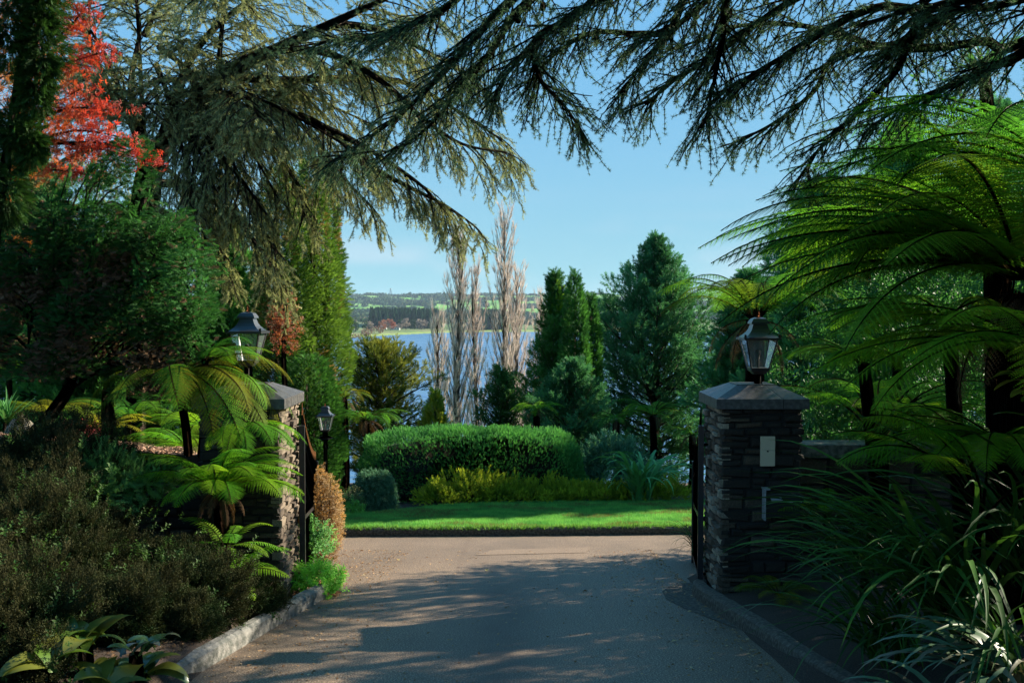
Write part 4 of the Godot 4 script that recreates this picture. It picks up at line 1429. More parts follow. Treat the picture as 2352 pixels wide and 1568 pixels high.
func island_planting() -> void:
	var c := Vector3(-0.75, 0, -18.2)
	c.y = ground(c.x, 18.2)
	var o := thing("hedge", "long clipped dark green hedge with rounded top behind the lawn", "hedge", c)
	var mb := MB.new()
	mb.lathe([Vector2(0.5, -0.3), Vector2(0.93, 0.15), Vector2(0.96, 0.6), Vector2(0.8, 1.0), Vector2(0.3, 1.14), Vector2(0.0, 1.15)], 20, Transform3D(Basis().scaled(Vector3(1.95, 1, 0.75)), Vector3.ZERO))
	part("stems", mb.mesh(), M.bark_dark, o)
	mound(o, "foliage", S.spray[1], M.scale, c + Vector3(0, 0.42, 0), Vector3(2.05, 0.88, 0.88), 24000, 0.07, Color(0.028, 0.095, 0.035), Color(0.075, 0.18, 0.055), 0.06, 1.6, 0.4, 0.14, -0.6, 4.2)
	# low yellow green junipers along the lawn
	var spots := [[1010, 16.75, 0.33, 0.2], [1075, 16.95, 0.42, 0.33], [1145, 17.0, 0.4, 0.27], [1210, 17.05, 0.36, 0.21], [1275, 17.1, 0.36, 0.25], [1340, 17.15, 0.34, 0.2], [1400, 17.2, 0.36, 0.19], [1465, 17.25, 0.38, 0.2], [1530, 17.3, 0.36, 0.22]]
	var says := ["yellow green juniper at the left end of the low row on the lawn edge", "largest yellow green juniper mound, second from the left in the low row", "yellow green juniper mound third from the left along the lawn edge", "low yellow green juniper in the middle of the row before the hedge", "yellow green juniper just right of the row's middle", "yellow green juniper left of the arching flax", "flat yellow green juniper under the left leaves of the flax", "yellow green juniper directly below the flax clump", "yellow green juniper at the right end of the row past the flax"]
	for i in spots.size():
		var q = spots[i]
		o = tree("low_juniper", says[i], "shrub", q[0], q[1], "low yellow green junipers edging the lawn")
		o.position.y += 0.05
		mound(o, "foliage", S.plume, M.needle, o.position + Vector3(0, q[3] * 0.45, 0), Vector3(q[2] * 1.1, q[3] * 1.05, q[2]), 900, 0.1, Color(0.09, 0.115, 0.014), Color(0.25, 0.23, 0.022), 0.5, 2.6, 0.7, 0.6)
	# flax
	o = tree("flax", "arching blue green flax clump on the right end of the lawn bed", "flax", 1472, 17.0)
	var bl := []
	for k in 5:
		bl.append(blade_mesh(1.4, 0.08, rf(1.15, 1.5), rf(-1.3, -0.7), 0.22, rf(-0.5, 0.5), 1.7))
	clump(o, o.position + Vector3(0, 0.05, 0), 64, bl, M.flax_blue, 1.0, 0, TAU, 0.14, 0.25)
	# weeping grey green mound and small shrubs, left
	o = tree("weeping_shrub", "rounded weeping grey green conifer mound left of the hedge", "shrub", 858, 15.9)
	var sc := Scatter.new()
	for i in 2600:
		var a := rng.randf() * TAU
		var u := pow(rng.randf(), 0.7)
		var r := 0.34 * sqrt(u) * rf(0.92, 1.05)
		var p := o.position + Vector3(cos(a) * r, 0.56 * (1.0 - pow(u, 1.6)) + 0.02, sin(a) * r)
		put(sc, p, Vector3(cos(a) * 0.6, 0.35 - 1.5 * u, sin(a) * 0.6) + rv() * 0.3, rf(0.1, 0.17), mixc(Color(0.03, 0.07, 0.05), Color(0.09, 0.145, 0.11), rng.randf()))
	copies("foliage", S.cedar, M.needle, sc, o, o.position)
	o = tree("small_shrub", "small green and brown shrub on the bed left of the weeping mound", "shrub", 790, 15.3)
	mound(o, "foliage", S.leafy[0], M.leaf, o.position + Vector3(0, 0.13, 0), Vector3(0.26, 0.2, 0.22), 300, 0.1, Color(0.06, 0.12, 0.03), Color(0.12, 0.1, 0.06), 0.4, 2.0)
	o = tree("small_shrub", "tiny light green shrub at the lawn edge under the lamp post", "shrub", 810, 14.9)
	mound(o, "foliage", S.leafy[2], M.leaf, o.position + Vector3(0, 0.08, 0), Vector3(0.14, 0.13, 0.14), 160, 0.08, Color(0.08, 0.17, 0.03), Color(0.14, 0.25, 0.05), 0.3, 2.0)
	# tree ferns behind the hedge
	var frs := []
	for k in 4:
		frs.append(frond_mesh(1.0, 0.19, 22, rf(0.55, 1.0), rf(-1.2, -0.6), 0.14, 7, 0.35, 0.012))
	S.mid_fronds = frs
	var dead := []
	for k in 2:
		dead.append(frond_mesh(1.0, 0.13, 24, rf(-0.3, 0.2), -1.5, 0.1, 8, 0.7, 0.012))
	S.dead_fronds = dead
	for q in [[1232, 19.8, 942, 0.62, 15, "small tree fern peeping over the clipped hedge top, brown skirt below"], [1500, 21.0, 955, 1.05, 17, "broad tree fern under the big blue conifer"], [1590, 20.0, 1000, 0.8, 13, "drooping tree fern close behind the right gate"], [840, 19.6, 965, 0.95, 15, "dark tree fern over the left end of the hedge"], [790, 20.2, 915, 0.8, 12, "sunlit golden tree fern just right of the lamp post"], [1415, 20.4, 965, 0.75, 12, "brownish tree fern low beside the hedge's right end"]]:
		var p := at(q[0], q[2], q[1])
		o = thing("tree_fern", q[5], "tree fern", Vector3(p.x, ground(p.x, q[1]), p.z))
		trunk(o, [o.position, o.position + Vector3(0.03, 0.5, 0), p], 0.1, 0.07, M.fern_trunk)
		var mats = M.fern
		if q[0] == 790:
			mats = M.fern_gold
		elif q[0] < 1300 and q[0] > 1200:
			mats = M.fern_bright
		fern_crown(o, p, q[4], frs, mats, q[3])
		for k in 7:
			frond(o, dead[k % 2], M.fern_dead[k % 2], p, k * 0.9 + rf(-0.2, 0.2), rf(-0.2, 0.2), 0, q[3] * 0.6, "dead_frond")
	# the brown beech column and the bright shrub at the left gate
	o = thing("beech_hedge", "rounded hedge end of coppery brown leaves behind the open left gate", "hedge", Vector3(-2.07, ground(-2.07, 10.25), -10.25))
	column(o, "foliage", S.leafy[0], M.red, o.position, 0.86, [Vector2(0, 0.22), Vector2(0.3, 0.26), Vector2(0.65, 0.24), Vector2(0.88, 0.16), Vector2(1, 0.06)], 3600, 0.055, Color(0.24, 0.15, 0.055), Color(0.46, 0.32, 0.13), 0.1, 2.0, 0.3, 0.7)
	mb = MB.new()
	for k in 5:
		mb.tube(stretch(Vector3(rf(-0.15, 0.15), 0, rf(-0.15, 0.15)), Vector3(rf(-0.1, 0.1), 1, rf(-0.1, 0.1)), 0.85, 4, 0, 0.05), 0.012, 0.004, 5)
	part("stem", mb.mesh(), M.bark_dark, o)
	o = thing("small_shrub", "bright green leafy shrub at the foot of the left gate", "shrub", Vector3(-1.74, ground(-1.74, 8.65), -8.65))
	mound(o, "foliage", S.leafy[1], M.leaf, o.position + Vector3(0, 0.15, 0), Vector3(0.21, 0.21, 0.22), 620, 0.075, Color(0.1, 0.24, 0.03), Color(0.2, 0.36, 0.06), 0.3, 3.0, 0.6, 0.7)
	o = thing("small_shrub", "dusty green shrub low in front of the coppery hedge", "shrub", Vector3(-1.93, ground(-1.93, 9.5), -9.5))
	mound(o, "foliage", S.leafy[2], M.leaf, o.position + Vector3(0, 0.2, 0), Vector3(0.16, 0.26, 0.16), 330, 0.075, Color(0.05, 0.13, 0.04), Color(0.12, 0.22, 0.08), 0.3, 3.0, 0.6, 0.8)
	# grassy tuft by the right gate
	o = thing("grass_tuft", "dark fine grass tuft leaning over the drive by the right gate", "grass", Vector3(2.15, ground(2.15, 10.6) + 0.1, -10.6))
	var gb := []
	for k in 3:
		gb.append(blade_mesh(0.62, 0.012, rf(0.9, 1.4), rf(-1.0, -0.3), 0.2))
	clump(o, o.position, 120, gb, M.flax, 1.0, PI, TAU, 0.12, 0.3, "blade")

func limb(wood: MB, sc: Scatter, o: Node3D, pts: Array, r0: float, sec: float, c0: Color, c1: Color, size: float, near := false) -> void:
	var ctrl := []
	for q in pts:
		ctrl.append(q if q is Vector3 else at(q[0], q[1], q[2]))
	if near:
		cedar_limb(wood, sc, ctrl, r0 * 0.75, 0.007, o.position, sec, 0.2, 0.3, 0.09, 0.03, size, 0.6, c0, c1, 0.22)
	else:
		cedar_limb(wood, sc, ctrl, r0 * 1.15, 0.012, o.position, sec, 0.24, 0.5, 0.12, 0.06, size, 1.3 if ctrl[ctrl.size() - 1].y < 4.0 else 0.65, c0, c1, 0.16, 1.6)

func left_trees() -> void:
	# the big cedar left of the lake
	var o := tree("cedar", "huge grey green cedar on the left with long limbs and hanging curtains of foliage", "tree", 318, 15.5)
	var b := o.position
	trunk(o, [b, b + Vector3(0.1, 2.5, 0), at(330, 520, 15.3), at(345, 385, 15.3), at(362, 350, 15.25)], 0.3, 0.17, M.bark, 12)
	var wood := MB.new()
	var sc := Scatter.new()
	var c0 := Color(0.09, 0.085, 0.048)
	var c1 := Color(0.32, 0.27, 0.17)
	limb(wood, sc, o, [[345, 370, 15.3], [430, 265, 15.0], [520, 170, 14.6], [640, 112, 14.2], [760, 55, 13.8], [900, -10, 13.4], [1010, -60, 13.2]], 0.17, 1.5, c0, c1, 0.12)
	limb(wood, sc, o, [[350, 350, 15.3], [455, 285, 15.2], [560, 275, 15.0], [670, 264, 14.8], [760, 300, 14.5], [850, 345, 14.3], [960, 420, 14.1], [1010, 470, 14.0]], 0.11, 1.25, c0, c1, 0.12)
	limb(wood, sc, o, [[365, 340, 15.3], [400, 235, 15.0], [440, 130, 14.8], [520, 40, 14.6], [640, -40, 14.4], [760, -90, 14.3]], 0.09, 1.5, c0, c1, 0.12)
	limb(wood, sc, o, [[340, 420, 15.3], [440, 430, 15.0], [530, 490, 14.6], [600, 575, 14.3], [640, 640, 14.2]], 0.07, 1.2, c0, c1, 0.12)
	limb(wood, sc, o, [[335, 470, 15.3], [400, 500, 14.9], [470, 560, 14.5], [520, 620, 14.4]], 0.06, 1.0, c0, c1, 0.12)
	limb(wood, sc, o, [[330, 380, 15.3], [300, 270, 15.2], [240, 200, 14.6], [150, 150, 14.2], [60, 130, 14.0]], 0.09, 1.2, c0, c1, 0.12)
	limb(wood, sc, o, [[320, 330, 15.2], [260, 330, 15.6], [160, 360, 16.0], [60, 420, 16.2]], 0.08, 1.2, c0, c1, 0.12)
	limb(wood, sc, o, [[520, 170, 14.6], [640, 185, 14.8], [790, 180, 14.9], [930, 190, 14.9], [1060, 260, 14.8], [1150, 320, 14.7]], 0.075, 1.25, c0, c1, 0.12)
	limb(wood, sc, o, [[640, 112, 14.2], [760, 125, 13.9], [880, 190, 13.7], [970, 270, 13.6], [1060, 330, 13.5], [1165, 350, 13.5]], 0.06, 1.1, c0, c1, 0.12)
	limb(wood, sc, o, [[760, 300, 14.5], [850, 380, 14.3], [940, 430, 14.2], [1020, 470, 14.1], [1085, 515, 14.1]], 0.05, 0.95, c0, c1, 0.12)
	limb(wood, sc, o, [[760, 55, 13.8], [880, 70, 14.0], [1000, 130, 14.2], [1100, 190, 14.3]], 0.06, 1.2, c0, c1, 0.12)
	limb(wood, sc, o, [[670, 264, 14.8], [740, 340, 14.6], [800, 420, 14.5], [850, 470, 14.5]], 0.04, 0.9, c0, c1, 0.12)
	limb(wood, sc, o, [[560, 275, 15.0], [620, 330, 14.6], [680, 420, 14.4], [700, 500, 14.3]], 0.04, 1.0, c0, c1, 0.12)
	limb(wood, sc, o, [[430, 265, 15.0], [480, 330, 14.4], [560, 420, 14.0], [600, 480, 13.9]], 0.045, 1.0, c0, c1, 0.12)
	limb(wood, sc, o, [[350, 370, 15.3], [270, 230, 15.0], [205, 90, 14.8], [215, -60, 14.6]], 0.06, 1.2, c0, c1, 0.12)
	limb(wood, sc, o, [[350, 370, 15.3], [300, 210, 15.4], [320, 60, 15.5], [290, -80, 15.5]], 0.07, 1.3, c0, c1, 0.12)
	for i in 20: # lesser limbs through the whole crown
		var a := at(rf(330, 520), rf(60, 420), 15.2)
		var e := at(rf(420, 900), rf(-60, 420), rf(12.8, 16.5))
		if i % 4 == 1:
			a = at(330, 360, 15.3)
			e = at(rf(120, 330), rf(-40, 330), rf(14.0, 15.5))
		if i % 3 == 0:
			e = at(rf(380, 660), rf(420, 640), rf(13.6, 15.0))
		limb(wood, sc, o, [a, a.lerp(e, 0.5) + Vector3(0, 0.35, 0), e], 0.045, 1.15, c0, c1, 0.12)
	part("limbs", wood.mesh(), M.bark, o)
	copies("foliage", S.cedar, M.needle, sc, o, b)
	# backing conifers far left
	for q in [[60, 20.0, 330, 1.7, "dark conifer at the far left behind the red maple"], [330, 21.5, 470, 1.6, "dark green conifer behind the cedar trunk"], [520, 22.0, 500, 1.3, "green conifer between the cedar curtain and the tall columns"], [210, 17.2, 560, 1.3, "shadowy conifer low behind the left garden bed"]]:
		o = tree("dark_conifer", q[4], "tree", q[0], q[1])
		var h := top_of(q[2], q[1], o)
		conifer(o, o.position, h, [Vector2(0, q[3]), Vector2(0.4, q[3] * 0.9), Vector2(0.8, q[3] * 0.45), Vector2(1, 0.1)], 170, 0.2, 1.0, 0.15, S.spray[0], M.scale, 0.06, 0.26, Color(0.02, 0.065, 0.02), Color(0.06, 0.14, 0.035), 0.18, 0.2, 0.35)
	# red maple
	var mp := at(-60, 900, 9.8)
	mp.y = ground(mp.x, 9.8)
	o = thing("maple", "japanese maple with bright red and orange leaves at the upper left", "tree", mp)
	trunk(o, [mp, at(-50, 760, 9.8), at(-25, 560, 9.7), at(20, 380, 9.6), at(60, 200, 9.5), at(90, 30, 9.5), at(120, -150, 9.5)], 0.09, 0.02, M.bark_dark)
	wood = MB.new()
	var sets := [Scatter.new(), Scatter.new()]
	for q in [[20, 380, 130, 330, 330, 365, 9.4, 0.5], [40, 300, 150, 250, 270, 255, 9.3, 0.6], [60, 200, 140, 150, 235, 120, 9.3, 0.55], [20, 400, 120, 390, 220, 405, 9.2, 0.32], [70, 140, 160, 60, 200, 10, 9.4, 0.35], [0, 300, -20, 200, 60, 150, 9.7, 0.5], [0, 420, 20, 480, 60, 560, 9.7, 0.4], [60, 150, 30, 60, 10, -20, 9.7, 0.5], [120, 330, 240, 330, 375, 375, 9.3, 0.22], [40, 340, 170, 300, 300, 320, 9.5, 0.4], [20, 300, 90, 260, 190, 200, 9.5, 0.5]]:
		var p := spline([at(q[0], q[1], 9.6), at(q[2], q[3], q[6] + 0.1), at(q[4], q[5], q[6])], 6)
		var pp := p.duplicate()
		for k in pp.size():
			pp[k] -= mp
		wood.tube(pp, 0.018, 0.003, 5)
		for k in int(130 * q[7]) + 26:
			var u := rf(0.12, 1.0)
			var c := along(p, u)
			var e: Vector3 = c + Vector3(rf(-1, 1), rf(-0.35, 0.3), rf(-1, 1)) * q[7] * 0.75 * (1.15 - 0.75 * u)
			if rng.randf() < 0.6:
				wood.tube(PackedVector3Array([c - mp, c.lerp(e, 0.5) + Vector3(0, 0.02, 0) - mp, e - mp]), 0.003, 0.0012, 3)
			var warm := clampf((at(150, 0, 9.5).x - e.x) * 1.2 + 0.35 + rf(-0.3, 0.3), 0, 1)
			put(sets[k % 2], e, Vector3(rf(-1, 1), rf(-0.7, 0.4), rf(-1, 1)), rf(0.075, 0.12), mixc(Color(0.45, 0.055, 0.03), Color(0.44, 0.18, 0.03), warm, 0.45))
	part("branches", wood.mesh(), M.bark_dark, o)
	for k in 2:
		copies("leaves", S.maple[k], M.red, sets[k], o, mp)
	# dark upright cypress at the very edge
	var cp := at(-20, 1300, 6.4)
	cp.y = ground(cp.x, 6.4)
	o = thing("cypress", "dark drooping cypress boughs at the upper left edge before the red maple", "tree", cp)
	trunk(o, [cp, at(-30, 1000, 6.5), at(-20, 600, 6.5), at(25, 300, 6.5), at(60, 60, 6.4), at(80, -200, 6.4)], 0.06, 0.02, M.bark_dark)
	for q in [[92, 20, 0.11, 0.3], [95, 130, 0.12, 0.22], [82, 205, 0.08, 0.14], [20, 60, 0.14, 0.3], [30, 300, 0.12, 0.14], [15, 450, 0.12, 0.2], [70, 330, 0.07, 0.12], [90, -90, 0.15, 0.3]]:
		mound(o, "bough", S.spray[2], M.scale, at(q[0], q[1], 6.4), Vector3(q[2], q[3], q[2]), int(1500 * q[3]) + 120, 0.075, Color(0.008, 0.02, 0.006), Color(0.022, 0.045, 0.011), 0.35, 3.0, -0.5, 0.7, -1.0)
	# the dark cypress that fills the left
	cp = at(45, 1080, 8.35)
	cp.y = ground(cp.x, 8.35)
	o = thing("cypress", "dark spreading cypress with crooked leaning trunk and brown dead patches on the left", "tree", cp)
	trunk(o, [cp - Vector3(0, 0.1, 0), at(70, 1030, 8.35), at(118, 950, 8.4), at(160, 880, 8.45), at(160, 780, 8.5), at(140, 620, 8.5), at(150, 460, 8.5)], 0.075, 0.03, M.bark_dark, 9)
	trunk(o, [at(150, 890, 8.45), at(230, 845, 8.45), at(330, 825, 8.4), at(430, 800, 8.3), at(540, 790, 8.2)], 0.05, 0.012, M.bark_dark, 8, "branch")
	var c2 := at(250, 1000, 8.75)
	trunk(o, [Vector3(c2.x, ground(c2.x, 8.75), c2.z), c2, at(246, 920, 8.75), at(262, 780, 8.7), at(290, 600, 8.6), at(300, 470, 8.6)], 0.085, 0.02, M.bark_dark, 9)
	wood = MB.new()
	var greens := Scatter.new()
	var browns := Scatter.new()
	var edge := [Vector2(0, 430), Vector2(150, 400), Vector2(300, 380), Vector2(400, 460), Vector2(450, 580), Vector2(500, 690)]
	for i in 185:
		var px := rf(-60, 445)
		var py := rf(prof(edge, maxf(px, 0.0)) + 45.0 + 190.0 * noise.get_noise_1d(px * 0.45), 880 if px > 280 else 840)
		var d := rf(8.0, 9.3) if px < 420 else rf(7.7, 8.5)
		var c := at(px, py, d)
		var rx := rf(0.1, 0.26)
		var root := at(clampf(px * 0.45 + 60, 100, 320), minf(py + 90, 860), 8.6)
		wood.tube(PackedVector3Array([root - cp, root.lerp(c, 0.5) + Vector3(0, 0.06, 0) - cp, c - cp]), 0.014, 0.004, 4)
		var dead := (px > 190 and px < 340 and py > 570 and py < 690 and rng.randf() < 0.6) or (px > 310 and px < 400 and py > 770) or (px < 260 and py > 640 and rng.randf() < 0.35)
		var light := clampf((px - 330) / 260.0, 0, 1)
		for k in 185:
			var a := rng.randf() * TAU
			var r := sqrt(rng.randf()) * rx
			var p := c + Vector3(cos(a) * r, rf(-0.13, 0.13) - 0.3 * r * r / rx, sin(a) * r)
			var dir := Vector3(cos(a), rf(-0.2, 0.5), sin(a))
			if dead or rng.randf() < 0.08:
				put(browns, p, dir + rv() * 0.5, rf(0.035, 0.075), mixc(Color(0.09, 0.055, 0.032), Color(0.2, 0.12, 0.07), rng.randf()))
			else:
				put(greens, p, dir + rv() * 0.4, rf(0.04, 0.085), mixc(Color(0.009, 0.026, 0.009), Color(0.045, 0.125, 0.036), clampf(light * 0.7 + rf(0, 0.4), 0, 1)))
	for i in 46:
		var px := rf(60, 470)
		var a := at(px * 0.8, rf(440, 860), 8.5)
		var e := at(px + rf(-30, 60), prof(edge, px) + rf(-30, 300), rf(7.9, 8.6))
		var s := spline([a, a.lerp(e, 0.5) + Vector3(0, 0.1, 0), e], 5)
		var w := s.duplicate()
		for k in w.size():
			w[k] -= cp
		wood.tube(w, 0.01, 0.003, 4)
		for k in 70:
			var u := rf(0.25, 1.0)
			put(greens, along(s, u) + rv() * 0.09 * (1.15 - u), (e - a).normalized() + rv() * 0.7, rf(0.04, 0.08), mixc(Color(0.012, 0.035, 0.01), Color(0.05, 0.13, 0.035), rng.randf()))
	part("branches", wood.mesh(), M.bark_dark, o)
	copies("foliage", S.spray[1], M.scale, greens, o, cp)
	copies("dead_foliage", S.spray[2], M.dry, browns, o, cp)

func fern(label: String, crown: Vector3, d: float, n: int, meshes: Array, mats: Array, size: float, stem_r := 0.0, stem_mat: Material = null, yaw0 := 0.0, yaw1 := TAU, lean := Vector3.ZERO) -> Node3D:
	var o := thing("tree_fern" if stem_r > 0.0 else "fern", label, "tree fern" if stem_r > 0.0 else "fern", Vector3(crown.x + lean.x, minf(ground(crown.x + lean.x, d - lean.z), crown.y - 0.02), crown.z + lean.z))
	if stem_r == 0.0 and crown.y - o.position.y > 0.12:
		trunk(o, [o.position, o.position.lerp(crown, 0.5), crown], 0.035, 0.03, M.fern_trunk, 7)
	if stem_r > 0.0:
		trunk(o, [o.position - Vector3(0, 0.1, 0), o.position.lerp(crown, 0.5) + Vector3(0.02, 0, 0), crown], stem_r, stem_r * 0.75, stem_mat)
	fern_crown(o, crown, n, meshes, mats, size, yaw0, yaw1)
	return o

func left_planting() -> void:
	var big := []
	for k in 4:
		big.append(frond_mesh(1.0, 0.2, 28, rf(0.5, 0.95), rf(-1.0, -0.5), 0.12, 13, 0.3, 0.009))
	S.big_fronds = big
	var simple := []
	for k in 3:
		simple.append(frond_mesh(1.0, 0.17, 24, rf(0.4, 0.9), rf(-0.8, -0.3), 0.1, 0, 0.2, 0.008))
	S.simple_fronds = simple
	# tree fern before the left pier
	var p := at(503, 1130, 7.75)
	var o := fern("tree fern with orange brown trunk and bright backlit fronds before the left pier", p, 7.75, 16, big, M.fern_bright, 0.72, 0.075, M.fern_trunk)
	for k in 9:
		frond(o, S.dead_fronds[k % 2], M.fern_dead[0], p, k * 0.7, rf(0.1, 0.5), 0, 0.32, "dead_frond")
	for k in 8:
		frond(o, big[k % 4], M.fern_bright[k % 3], p + Vector3(0.02, 0, 0.02), 0.5 + 0.2 * k, rf(-0.55, 0.15), rf(-0.1, 0.2), rf(0.55, 0.8))
	for k in 8:
		frond(o, big[k % 4], M.fern_bright[k % 3], p + Vector3(-0.02, 0, 0.02), -1.6 + 0.45 * k, rf(-0.6, -0.2), rf(-0.1, 0.2), rf(0.6, 0.85))
	# higher fern whose fronds arch over the pier
	var hang := []
	for k in 4:
		hang.append(frond_mesh(1.0, 0.19, 28, rf(0.3, 0.6), rf(-1.6, -1.1), 0.08, 13, 0.35, 0.009))
	p = at(400, 868, 8.15)
	o = fern("olive gold tree fern arching its hanging fronds over the left pier cap", p, 8.15, 11, hang, M.fern_gold, 0.9, 0.045, M.fern_trunk, 0.0, TAU, Vector3(-0.2, 0, -0.95))
	for k in 11:
		frond(o, hang[k % 4], M.fern_gold[k % 2] if k % 3 else M.fern[1], p + Vector3(0.01 * k, 0.02, 0.0), 0.35 + 0.16 * k, rf(-0.15, 0.35), rf(-0.2, 0.3), rf(0.7, 1.15))
	p = at(545, 985, 7.95)
	o = fern("green fern hanging in front of the left pier's upper stones", p, 7.95, 9, hang, M.fern_bright, 0.6, 0.04, M.fern_trunk, -0.5, 2.2, Vector3(-0.3, 0, 0))
	p = at(470, 830, 8.0)
	o = fern("green tree fern under the left lantern, fronds hanging to the right", p, 8.0, 9, big, M.fern, 0.62, 0.04, M.fern_trunk, 0.4, 3.4, Vector3(-0.4, 0, -1.1))
	# low simple ferns at the pier foot
	p = at(512, 1330, 7.5)
	fern("low fern with broad ladder-like fronds at the foot of the left pier", p, 7.5, 12, simple, M.fern_bright, 0.55)
	p = at(520, 1255, 7.55)
	fern("darker ladder fern behind the left tree fern's trunk", p, 7.55, 9, simple, M.fern, 0.5)
	# ferns on the mulch bed
	var spots := [[432, 1062, 9.8, 0.8, 11, "upright fern on thin brown stalks standing in the sunlit mulch"], [360, 1040, 10.8, 0.75, 11, "green fern at the back of the mulch bed"], [230, 990, 10.2, 0.6, 10, "fern with broad pale fronds behind the leaning cypress trunk"], [110, 950, 10.0, 0.6, 11, "yellow green fern between the boulder and the leaning trunk"], [300, 960, 11.5, 0.9, 12, "tall fern in shade behind the mulch bed"], [20, 860, 10.5, 0.9, 11, "sunlit fern low at the left edge behind the cypress"], [470, 985, 11.0, 0.8, 12, "fern behind the arching tree fern near the left pier"]]
	for i in spots.size():
		var q = spots[i]
		p = at(q[0], q[1], q[2])
		p.y = maxf(p.y, ground(p.x, q[2]) + 0.02)
		fern(q[5], p, q[2], q[4], simple if i == 2 else big, [M.fern_bright, M.fern, M.fern_gold, M.fern_gold, M.fern, M.fern_bright, M.fern_bright][i], q[3])
	# agave, boulder
	p = at(15, 968, 9.6)
	p.y = ground(p.x, 9.6)
	o = thing("agave", "spiky green rosette of stiff leaves at the left edge above a pale boulder", "agave", p)
	p.y = maxf(p.y, at(15, 968, 9.6).y)
	var stiff := []
	for k in 3:
		stiff.append(blade_mesh(0.36, 0.03, rf(0.5, 1.4), rf(0.2, 0.8), 0.4))
	clump(o, p, 44, stiff, M.flax_blue, 1.0, 0, TAU, 0.02, 0.3)
	p = at(48, 985, 9.3)
	o = thing("boulder", "pale rounded boulder beside the spiky agave on the left bed", "boulder", Vector3(p.x, ground(p.x, 9.3), p.z))
	var mb := MB.new()
	var pr := []
	for k in 9:
		pr.append(Vector2(0.16 * pow(sin(PI * (0.06 + 0.94 * k / 8.0) if k < 8 else PI), 0.6), p.y + 0.13 - o.position.y - 0.4 + 0.4 * k / 8.0))
	mb.lathe(pr, 9, Transform3D(Basis().scaled(Vector3(1, 1, 0.8)), Vector3.ZERO))
	for k in mb.v.size():
		mb.v[k] += 0.02 * Vector3(noise.get_noise_3dv(mb.v[k] * 60.0), noise.get_noise_3dv(mb.v[k] * 50.0 + Vector3.ONE), noise.get_noise_3dv(mb.v[k] * 55.0 - Vector3.ONE))
	part("rock", mb.mesh(false), M.boulder, o)
	# red leaved plants on the bed
	for q in [[165, 995, 9.9, "small red leaved plant in the mulch by the leaning trunk"], [205, 1000, 10.1, "pinkish red leafy plant right of the leaning trunk"]]:
		p = at(q[0], q[1], q[2])
		p.y = maxf(p.y, ground(p.x, q[2]) + 0.05)
		o = thing("red_plant", q[3], "plant", Vector3(p.x, ground(p.x, q[2]), p.z))
		mound(o, "leaves", S.leafy[0], M.red, p, Vector3(0.14, 0.1, 0.14), 70, 0.09, Color(0.35, 0.04, 0.05), Color(0.5, 0.12, 0.13), 0.3, 3.0, 0.5, 0.9)
	# heath mounds in the front left bed
	var dark0 := Color(0.012, 0.03, 0.008)
	var dark1 := Color(0.042, 0.042, 0.016)
	for q in [[385, 1370, 6.9, 0.44, 0.3, 3000, "brown green twiggy heath mound beside the left kerb"], [160, 1200, 7.4, 0.42, 0.32, 2000, "dark twiggy heath before the low stone wall"], [60, 1280, 6.6, 0.6, 0.45, 3200, "large shadowy heath bush at the left edge"], [0, 1500, 5.3, 0.42, 0.36, 2400, "dark heath bush in the bottom left corner"], [120, 1090, 7.6, 0.6, 0.35, 2000, "feathery dark shrub under the leaning cypress trunk"], [570, 1410, 7.4, 0.2, 0.13, 700, "thin low heath between the left kerb and pier"]]:
		p = at(q[0], q[1], q[2])
		var gy := ground(p.x, q[2])
		o = thing("heath_bush", q[6], "shrub", Vector3(p.x, gy, p.z))
		mound(o, "twigs", S.heath, M.dry, Vector3(p.x, maxf(p.y, gy + q[4] * 0.35), p.z), Vector3(q[3], q[4], q[3]), q[5], 0.12, dark0, dark1, 0.4, 2.2, 0.7, 0.6, -0.7)
		mound(o, "leaves", S.leafy[2], M.leaf, Vector3(p.x, maxf(p.y, gy + q[4] * 0.35), p.z), Vector3(q[3], q[4], q[3]) * 1.06, q[5] / 4, 0.075, Color(0.012, 0.026, 0.008), Color(0.035, 0.06, 0.015), 0.55, 2.8, 0.6, 0.4, -0.6)
		mb = MB.new()
		for k in 34:
			mb.tube(stretch(Vector3.ZERO, Vector3(rf(-1, 1), rf(0.4, 1.2), rf(-1, 1)), maxf(q[3], q[4]) * rf(1.0, 1.45), 6, 0.25, 0.12), 0.009, 0.0025, 4)
		part("stems", mb.mesh(), M.bark, o)
	for q in [[240, 1440, 6.2, 0.4, 0.24, 2200, "low heath mound between the broad leaved plant and the kerb"], [425, 1465, 6.5, 0.22, 0.15, 1100, "low dark heath spilling toward the middle of the left kerb"]]:
		p = at(q[0], q[1], q[2])
		o = thing("heath_bush", q[6], "shrub", Vector3(p.x, ground(p.x, q[2]), p.z))
		mound(o, "twigs", S.heath, M.dry, Vector3(p.x, maxf(p.y, o.position.y + q[4] * 0.4), p.z), Vector3(q[3], q[4], q[3]), q[5], 0.11, dark0, dark1, 0.4, 2.2, 0.7, 0.6, -0.7)
	for q in [[215, 1075, 7.5, "green feathery conifer spray hanging over the heath"], [190, 1130, 7.3, "brown tinged feathery spray left of the low wall"], [60, 1150, 7.2, "dim feathery conifer at the left edge"], [300, 1100, 7.7, "feathery conifer bough touching the low wall's left end"]]:
		p = at(q[0], q[1], q[2])
		o = thing("feathery_shrub", q[3], "shrub", Vector3(p.x, ground(p.x, q[2]), p.z))
		trunk(o, [o.position, o.position.lerp(p, 0.6) + Vector3(-0.05, 0, 0), p], 0.02, 0.006, M.bark_dark, 5)
		mound(o, "foliage", S.spray[0], M.scale, p, Vector3(0.3, 0.14, 0.3), 520, 0.09, Color(0.025, 0.07, 0.03), Color(0.07, 0.13, 0.05), 0.35, 2.0, 0.2, 0.9, -1.0)
	# broad leaves, bottom left
	var broad := []
